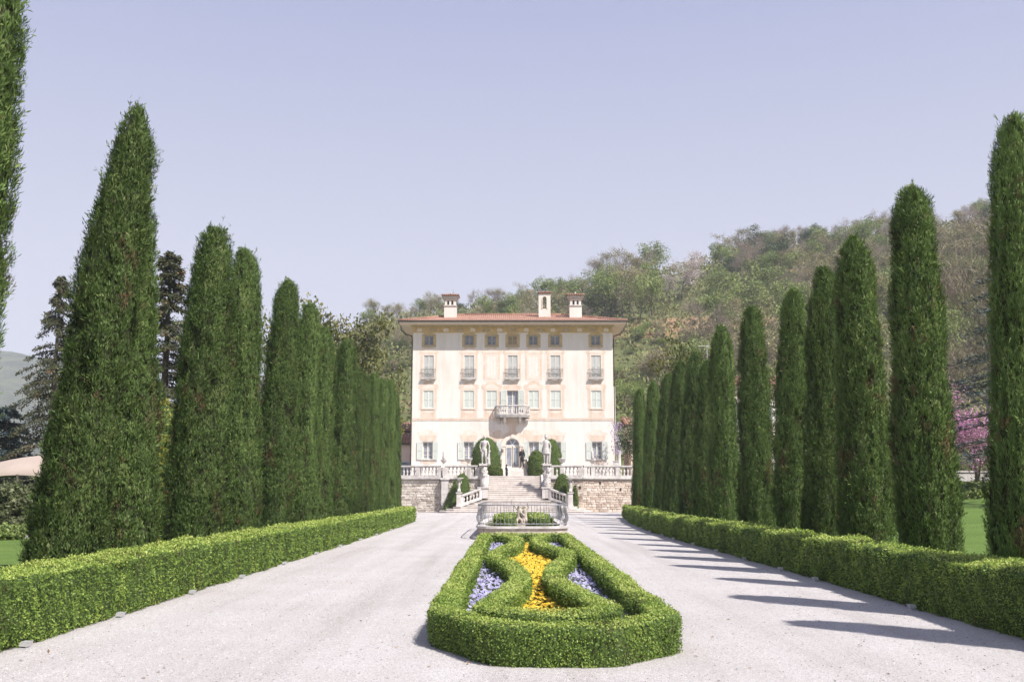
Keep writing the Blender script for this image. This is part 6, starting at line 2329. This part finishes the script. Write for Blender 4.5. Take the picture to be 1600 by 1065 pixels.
house('village_house', 20.2, 31, 100, 7, 3.0, at(1152, 601, 100)[2] - 3.0, 1.1, 'cream house with red tiled roof glimpsed between the right cypresses', 'hwall2', [(2.0, 2.9, 5.5, 7.2), (5, 5.9, 5.5, 7.2)])
an_ = empty('roof_antenna', (at(1106, 540, 103)[0], 103.5, at(1106, 600, 103)[2] - 1.0), label='metal television antenna above the right cypresses', cat='antenna')
hz = at(1106, 538, 103)[2] - an_.location.z
MB().tube([(0, 0, -.5), (0, 0, hz)], .03, 5).build('mast', M['lamp'], an_)
ab = MB()
ab.tube([(-.9, 0, hz - .1), (.25, 0, hz - .1)], .025, 5)
for k in range(7):
    ab.tube([(-.85 + k * .17, -.28, hz - .1), (-.85 + k * .17, .28, hz - .1)], .014, 4)
ab.tube([(.2, 0, hz - .4), (.2, 0, hz + .25)], .02, 4)
ab.build('antenna_boom', M['lamp'], an_)
house('garden_pavilion', 11.4, 17, 96, 6, 2.9, at(980, 664, 96)[2] - 2.9, .8, 'peach garden pavilion with tiled roof right of the villa', 'hwall', [(1.2, 2.3, .1, 2.4)])
pc = empty('stone_column', (at(968, 700, 94)[0], 94.6, 2.9), label='stone column at the right corner beside the villa', cat='column')
MB().lathe([(.26, 0), (.26, .12), (.19, .18), (.17, 3.0), (.24, 3.1), (.26, 3.25)], 12).build('shaft', M['stone'], pc, True)
dk = tree_proto('laurel_tree', 6.5, .8, 61, 'dkgreen', 3800, .26, None, 0, .95, 2, 8, .13, .15, aspect=.9, barkm='bark')
x_, _, zt_ = at(990, 645, 90)
plant(dk, (x_, 90, 2.9), (zt_ - 2.9) / 6.5, 1.0, 'dark laurel tree between the villa and the right cypresses', 'tree', None, .75)
ws = MB()
g = np.random.default_rng(77)
P = np.column_stack([g.normal(at(966, 690, 92)[0], .28, 380), g.normal(92.5, .25, 380), 2.9 + g.uniform(2.2, 5.2, 380)])
ws_o = link('wisteria_vine', np_mesh('wisteria_vine', kites(P, np.tile([0, 0, -1.0], (380, 1)) + g.normal(0, .4, (380, 3)), .2, .09, g), 4, M['wisteria'], g.random(380)))
tag(ws_o, 'hanging lilac wisteria at the right corner of the villa', 'wisteria')

# ------------------------------------------------------------------ the wooded hill
HB_ = [tree_proto('budding_tree', 10, .85, 71, 'bud', 1500, .34, 'twig', 1500, 1.3, 2, 8, .2, .2, 1.3, .035),
       tree_proto('budding_tree', 11, .7, 72, 'bud', 1900, .32, 'twig', 1200, 1.35, 2, 8, .2, .25, 1.3, .035, up=.8)]
HG_ = [tree_proto('fresh_green_tree', 10, .85, 73, 'fresh', 3200, .38, None, 0, 1.35, 2, 9, .22, .2),
       tree_proto('fresh_green_tree', 9, 1.0, 74, 'fresh', 2800, .36, 'twig', 500, 1.3, 2, 9, .2, .2, 1.0, .03)]
HD_ = [tree_proto('evergreen_tree', 9, .8, 75, 'dkgreen', 3200, .36, None, 0, 1.25, 2, 9, .22, .12)]
HP_ = [tree_proto('pine_tree', 13, .9, 76, 'pine', 3000, .38, None, 0, 1.25, 2, 9, .24, .6, aspect=.5, barkm='bark')]
HW_ = [tree_proto('white_blossom_tree', 10, .75, 77, 'blossom', 2200, .24, 'twig', 1000, 1.2, 2, 8, .2, .25, 1.1, .03)]
HR_ = [BARE1, BARE2, tree_proto('bare_tree', 13, .5, 53, None, 0, .3, 'twig', 1800, 1.4, 3, 6, .2, .3, 1.5, .03, up=.95)]
BUSH = [tree_proto('hill_bush', 5.0, 1.1, 78, 'bud', 900, .26, 'twig', 2600, 1.1, 2, 10, .1, .05, .9, .028, up=.6),
        tree_proto('hill_bush', 4.5, 1.2, 79, 'fresh', 2200, .26, 'twig', 400, 1.0, 2, 10, .1, .05, .7, .025)]


def hill_at(px, py):
    """where a ray through the photograph meets the hillside"""
    for Y in np.arange(112, 330, 1.0):
        x_, y_, z_ = at(px, py, Y)
        if hill_z(x_, y_) >= z_:
            return x_, y_, hill_z(x_, y_)
    return None


def hill_tree(protos, px, py_base, hpx, label, group, sxy=1.0, Y=None):
    if Y is None:
        h = hill_at(px, py_base)
        if h is None:
            return None
        x_, y_, z_ = h
    else:
        x_ = at(px, py_base, Y)[0]
        y_, z_ = Y, hill_z(x_, Y)
    pr_ = rnd.choice(protos)
    s = hpx * y_ / FPX / pr_[3]
    return plant(pr_, (x_, y_, z_ - .2), s, rnd.uniform(0, 6.28), label, 'tree', group, sxy * rnd.uniform(.85, 1.2))


GL = {'bare': (HR_, 'bare grey-brown tree', 'bare trees on the hillside'),
      'bud': (HB_, 'budding yellow-green tree', 'budding trees on the hillside'),
      'fresh': (HG_, 'fresh green tree', 'fresh green trees on the hillside'),
      'ever': (HD_, 'dark ivy-green tree', 'dark evergreen trees on the hillside'),
      'pine': (HP_, 'dark pine', 'pines on the hill crest'),
      'white': (HW_, 'white blossoming tree', 'white blossoming trees on the hillside'),
      'bush': (BUSH, 'low rounded bush', 'bushes on the hillside')}


NAMED = []
MARKS = [(600, 'left of the villa'), (668, 'behind the roof\'s left end'), (704, 'behind the left chimney'), (760, 'over the villa ridge'), (812, 'left of the bell gable'),
         (850, 'behind the bell gable'), (899, 'behind the right chimney'), (945, 'over the roof\'s right corner'), (985, 'just right of the villa roof'), (1025, 'well right of the villa roof'),
         (1070, 'over the last right cypresses'), (1110, 'above the seventh right cypress'), (1150, 'left of the sixth right cypress'), (1180, 'above the sixth right cypress'), (1215, 'right of the sixth right cypress'), (1243, 'above the fifth right cypress'),
         (1268, 'left of the fourth right cypress'), (1292, 'above the fourth right cypress'), (1315, 'left of the third right cypress'), (1340, 'above the third right cypress'), (1378, 'left of the second right cypress'), (1425, 'behind the second right cypress'),
         (1480, 'right of the second right cypress'), (1525, 'beside the right-edge cypress'), (1590, 'behind the right-edge cypress')]


def put(kind, px, py, hpx, sxy=1.0, label=None, Y=None, band=None):
    p, l, g_ = GL[kind]
    if label:
        NAMED.append((px, py - hpx / 2, hpx))
        return hill_tree(p, px, py, hpx, label, None, sxy, Y)
    cr = float(np.interp(px, [560, 600, 700, 850, 1000, 1100, 1200, 1350, 1550, 1680], [512, 498, 474, 432, 400, 378, 352, 338, 302, 285]))
    top = py - hpx - cr
    where = 'on the crest' if top < 10 else 'under the crest' if top < 32 else 'on the upper slope' if top < 60 else 'halfway up the slope' if top < 105 else 'low on the slope'
    mk = min(MARKS, key=lambda m_: abs(m_[0] - px))[1]
    return hill_tree(p, px, py, hpx, '%s %s, %s' % (l, where, mk), g_, sxy, Y)


# named ones
put('white', 1066, 470, 68, 1.3, 'tall white blossoming tree on the hillside right of the villa')
put('white', 1043, 474, 50, 1.2, 'smaller white blossoming tree left of the tall one')
put('white', 1096, 440, 50, 1.2, 'white blossoming tree close under the crest')
put('white', 1482, 352, 36, 1.3, 'white blossoming bush-like tree on the crest behind the second right cypress')
put('bush', 1090, 560, 52, 1.5, 'big rounded grey-olive bush above the right cypress row')
put('bush', 1022, 600, 55, 1.4, 'wide grey-olive bush right of the villa roof corner')
put('bush', 1180, 620, 60, 1.5, 'wide bare grey bush behind the sixth right cypress')
put('fresh', 848, 482, 48, 1.25, 'bright green round tree rising over the bell gable')
put('ever', 730, 490, 22, 1.4, 'dark green tree directly above the villa ridge')
put('fresh', 1125, 480, 62, 1.2, 'bright spring-green tree in the middle of the right hillside')
put('fresh', 1175, 500, 66, 1.2, 'leafy light green tree above the sixth right cypress')
for px, py, h in ((1215, 362, 28), (1232, 360, 26), (1258, 358, 27), (1325, 352, 26), (1356, 356, 40), (1385, 356, 30)):
    put('pine', px, py + 4, h, 1.1)
for px, py, h in ((1497, 330, 52), (1528, 330, 58), (1462, 335, 40)):
    put('bare', px, py, h, .6)
# crest and slope, row by row from the crest down
crest_x = [560, 600, 700, 850, 1000, 1100, 1200, 1350, 1550, 1680]
crest_y = [512, 498, 474, 432, 400, 378, 352, 338, 302, 285]
nput = 0
rows_ = [(0, 17, 1.0), (12, 22, 1.0), (27, 25, 1.0), (45, 28, .98), (66, 31, .95), (92, 35, .92), (122, 38, .9), (154, 40, .85)]
for ri, (dy, step, prob) in enumerate(rows_):
    px = 565 + rnd.uniform(0, 12)
    while px < 1660:
        yt = float(np.interp(px, crest_x, crest_y)) + dy + rnd.uniform(-7, 7)
        hpx = rnd.uniform(27, 43) * (1 + .14 * ri) * (1.15 if px > 1150 else 1.45 if 930 < px < 1110 else 1.0)
        base = yt + hpx
        open_ = (px < 655 and base > 560) or (930 < px < 1075 and base > 515) or base > 640
        behind = 655 < px < 950 and yt > 492
        behind = behind or any(abs(px - q_[0]) < q_[2] * .42 and abs(base - hpx / 2 - 4 - q_[1]) < q_[2] * .55 for q_ in NAMED[:11])
        if not open_ and not behind and rnd.random() < prob:
            q = rnd.random()
            if px < 700:
                kind = 'fresh' if q < .40 else 'bare' if q < .58 else 'bud'
            elif px < 1130:
                kind = 'bare' if q < .30 else 'bud' if q < .55 else 'fresh' if q < .88 else 'ever' if px < 930 else 'bud'
            elif ri < 3:
                kind = 'bare' if q < .50 else 'bud' if q < .74 else 'pine' if q < .88 and ri == 0 else 'ever' if q < .84 else 'fresh'
            else:
                kind = 'bud' if q < .40 else 'bare' if q < .60 else 'fresh' if q < .95 else 'bush'
            if put(kind, px, base, hpx, 1.05, Y=None if ri else rnd.uniform(285, 300)):
                nput += 1
        px += step * rnd.uniform(.5, 1.0)
# bushes on the open slopes
for k in range(64):
    px, py = rnd.choice([(rnd.uniform(960, 1075), rnd.uniform(520, 605)), (rnd.uniform(580, 650), rnd.uniform(545, 640)), (rnd.uniform(960, 1150), rnd.uniform(590, 650))])
    put('bush', px, py, rnd.uniform(12, 26), 1.2)
for (px, py, h) in ((972, 640, 45), (990, 650, 50), (1010, 655, 40), (965, 600, 22), (1000, 625, 30), (940, 610, 30)):
    put('fresh', px, py, h, 1.2)
# where several look-alikes share a place, say which one by its order from the left
SEEN = {}
for o_ in list(COL.objects):
    if o_.get('group') and o_.parent is None and 'hill' in o_['group']:
        SEEN.setdefault(o_['label'], []).append(o_)
NTH = ['leftmost', 'second-leftmost', 'third-leftmost', 'fourth-leftmost', 'fifth-leftmost', 'sixth-leftmost', 'seventh-leftmost', 'eighth-leftmost', 'ninth-leftmost', 'tenth-leftmost', 'eleventh-leftmost', 'twelfth-leftmost', 'thirteenth-leftmost', 'fourteenth-leftmost', 'fifteenth-leftmost', 'sixteenth-leftmost', 'seventeenth-leftmost', 'eighteenth-leftmost', 'nineteenth-leftmost', 'twentieth-leftmost']
for l_, os_ in SEEN.items():
    if len(os_) > 1:
        for k, o_ in enumerate(sorted(os_, key=lambda q_: q_.location.x / q_.location.y)):
            o_['label'] = NTH[min(k, len(NTH) - 1)] + ' ' + l_
# brushwood and saplings between the trees
g = np.random.default_rng(91)
n_ = 23000
U = g.uniform(-.17, .62, n_)
YY = g.uniform(118, 305, n_) ** 1.0
XX = U * YY
opn = ((U < .19) & (YY < 205)) 
keep = (~opn | (g.random(n_) < .28))
dn = sn(np.column_stack([XX, YY, YY * 0]), 16, 5)
keep &= dn > -.55 + g.normal(0, .3, n_)
XX, YY = XX[keep], YY[keep]
ZZ = np.array([hill_z(a, b) for a, b in zip(XX, YY)])
n_ = len(XX)
rep = 5
P = np.repeat(np.column_stack([XX, YY, ZZ]), rep, 0) + g.normal(0, .55, (n_ * rep, 3)) * np.array([1, 1, .5]) + np.column_stack([np.zeros(n_ * rep), np.zeros(n_ * rep), g.uniform(.1, 3.0, n_ * rep)])
D = g.normal(0, .7, (n_ * rep, 3)) + np.array([0, 0, .7])
L = g.uniform(.4, 1.05, n_ * rep)
tint = np.clip(np.repeat(.45 + .28 * sn(np.column_stack([XX, YY, ZZ]), 11, 7), rep) + .18 * g.normal(size=n_ * rep), 0, 1)
tag(link('undergrowth', np_mesh('undergrowth', kites(P, D, L, L * .5, g), 4, M['wood_stuff'], tint)), 'brushwood and saplings covering the hillside', 'undergrowth', kind='stuff')
print('hill trees', nput)

# coarser pebbles lying loose on the drive
g = np.random.default_rng(23)
n_ = 7000
px_ = g.uniform(-5.0, 5.4, n_)
py_ = 8.3 + 14 * g.random(n_) ** 1.6
ok = ~((np.abs(px_ - BX) < 1.5) & (py_ > 9.3))
px_, py_ = px_[ok], py_[ok]
n_ = len(px_)
s_ = g.uniform(.006, .015, n_)[:, None]
C_ = np.column_stack([px_, py_, np.zeros(n_)])
an_ = g.uniform(0, 6.28, n_)
T4 = []
for k in range(4):
    a0, a1 = an_ + k * math.pi / 2, an_ + (k + 1) * math.pi / 2
    p0 = C_ + s_ * np.column_stack([np.cos(a0), np.sin(a0), np.zeros(n_)])
    p1 = C_ + s_ * np.column_stack([np.cos(a1), np.sin(a1), np.zeros(n_)])
    tp_ = C_ + s_ * np.array([0, 0, .8])
    T4.append(np.stack([p0, p1, tp_], 1).reshape(-1, 3))
M['pebble'] = leafmat('loose_pebbles', [(0, (0.19, 0.17, 0.16)), (0.5, (0.37, 0.35, 0.34)), (1, (0.46, 0.44, 0.43))], 0.0, 0.9)
tt4 = np.tile(g.random(n_), 4)
tag(link('loose_pebbles', np_mesh('loose_pebbles', np.vstack(T4), 3, M['pebble'], tt4)), 'loose pebbles lying on the gravel drive', 'pebbles', kind='stuff')
# dry leaves scattered on the gravel
g = np.random.default_rng(17)
n_ = 130
P = np.column_stack([g.uniform(-4.8, 5.2, n_), 8.5 + 22 * g.random(n_) ** 1.7, np.full(n_, .006)])
D = np.column_stack([g.normal(size=n_), g.normal(size=n_), g.uniform(.0, .25, n_)])
L = g.uniform(.025, .06, n_)
M['dry'] = leafmat('dry_leaves', [(0, (0.16, 0.09, 0.05)), (1, (0.38, 0.24, 0.14))], 0.1)
tag(link('fallen_leaves', np_mesh('fallen_leaves', kites(P, D, L, L * .55, g, up=np.tile([0, 0, 1.0], (n_, 1)) + g.normal(0, .2, (n_, 3))), 4, M['dry'], g.random(n_))), 'dry leaves strewn over the pale gravel drive', 'leaves', kind='stuff')

# ------------------------------------------------------------------ haze
hb = MB().box(-2600, 2600, -300, 2400, -6, 330)
hz_ = tag(hb.build('haze', None), kind='stuff')
hm = bpy.data.materials.new('haze')
hm.use_nodes = True
t = hm.node_tree
t.nodes.remove(t.nodes['Principled BSDF'])
pv = t.nodes.new('ShaderNodeVolumePrincipled')
pv.inputs['Color'].default_value = (0.83, 0.885, 1.0, 1)
pv.inputs['Density'].default_value = 0.00034
pv.inputs['Anisotropy'].default_value = 0.0
t.links.new(pv.outputs[0], t.nodes['Material Output'].inputs['Volume'])
hz_.data.materials.clear()
hz_.data.materials.append(hm)
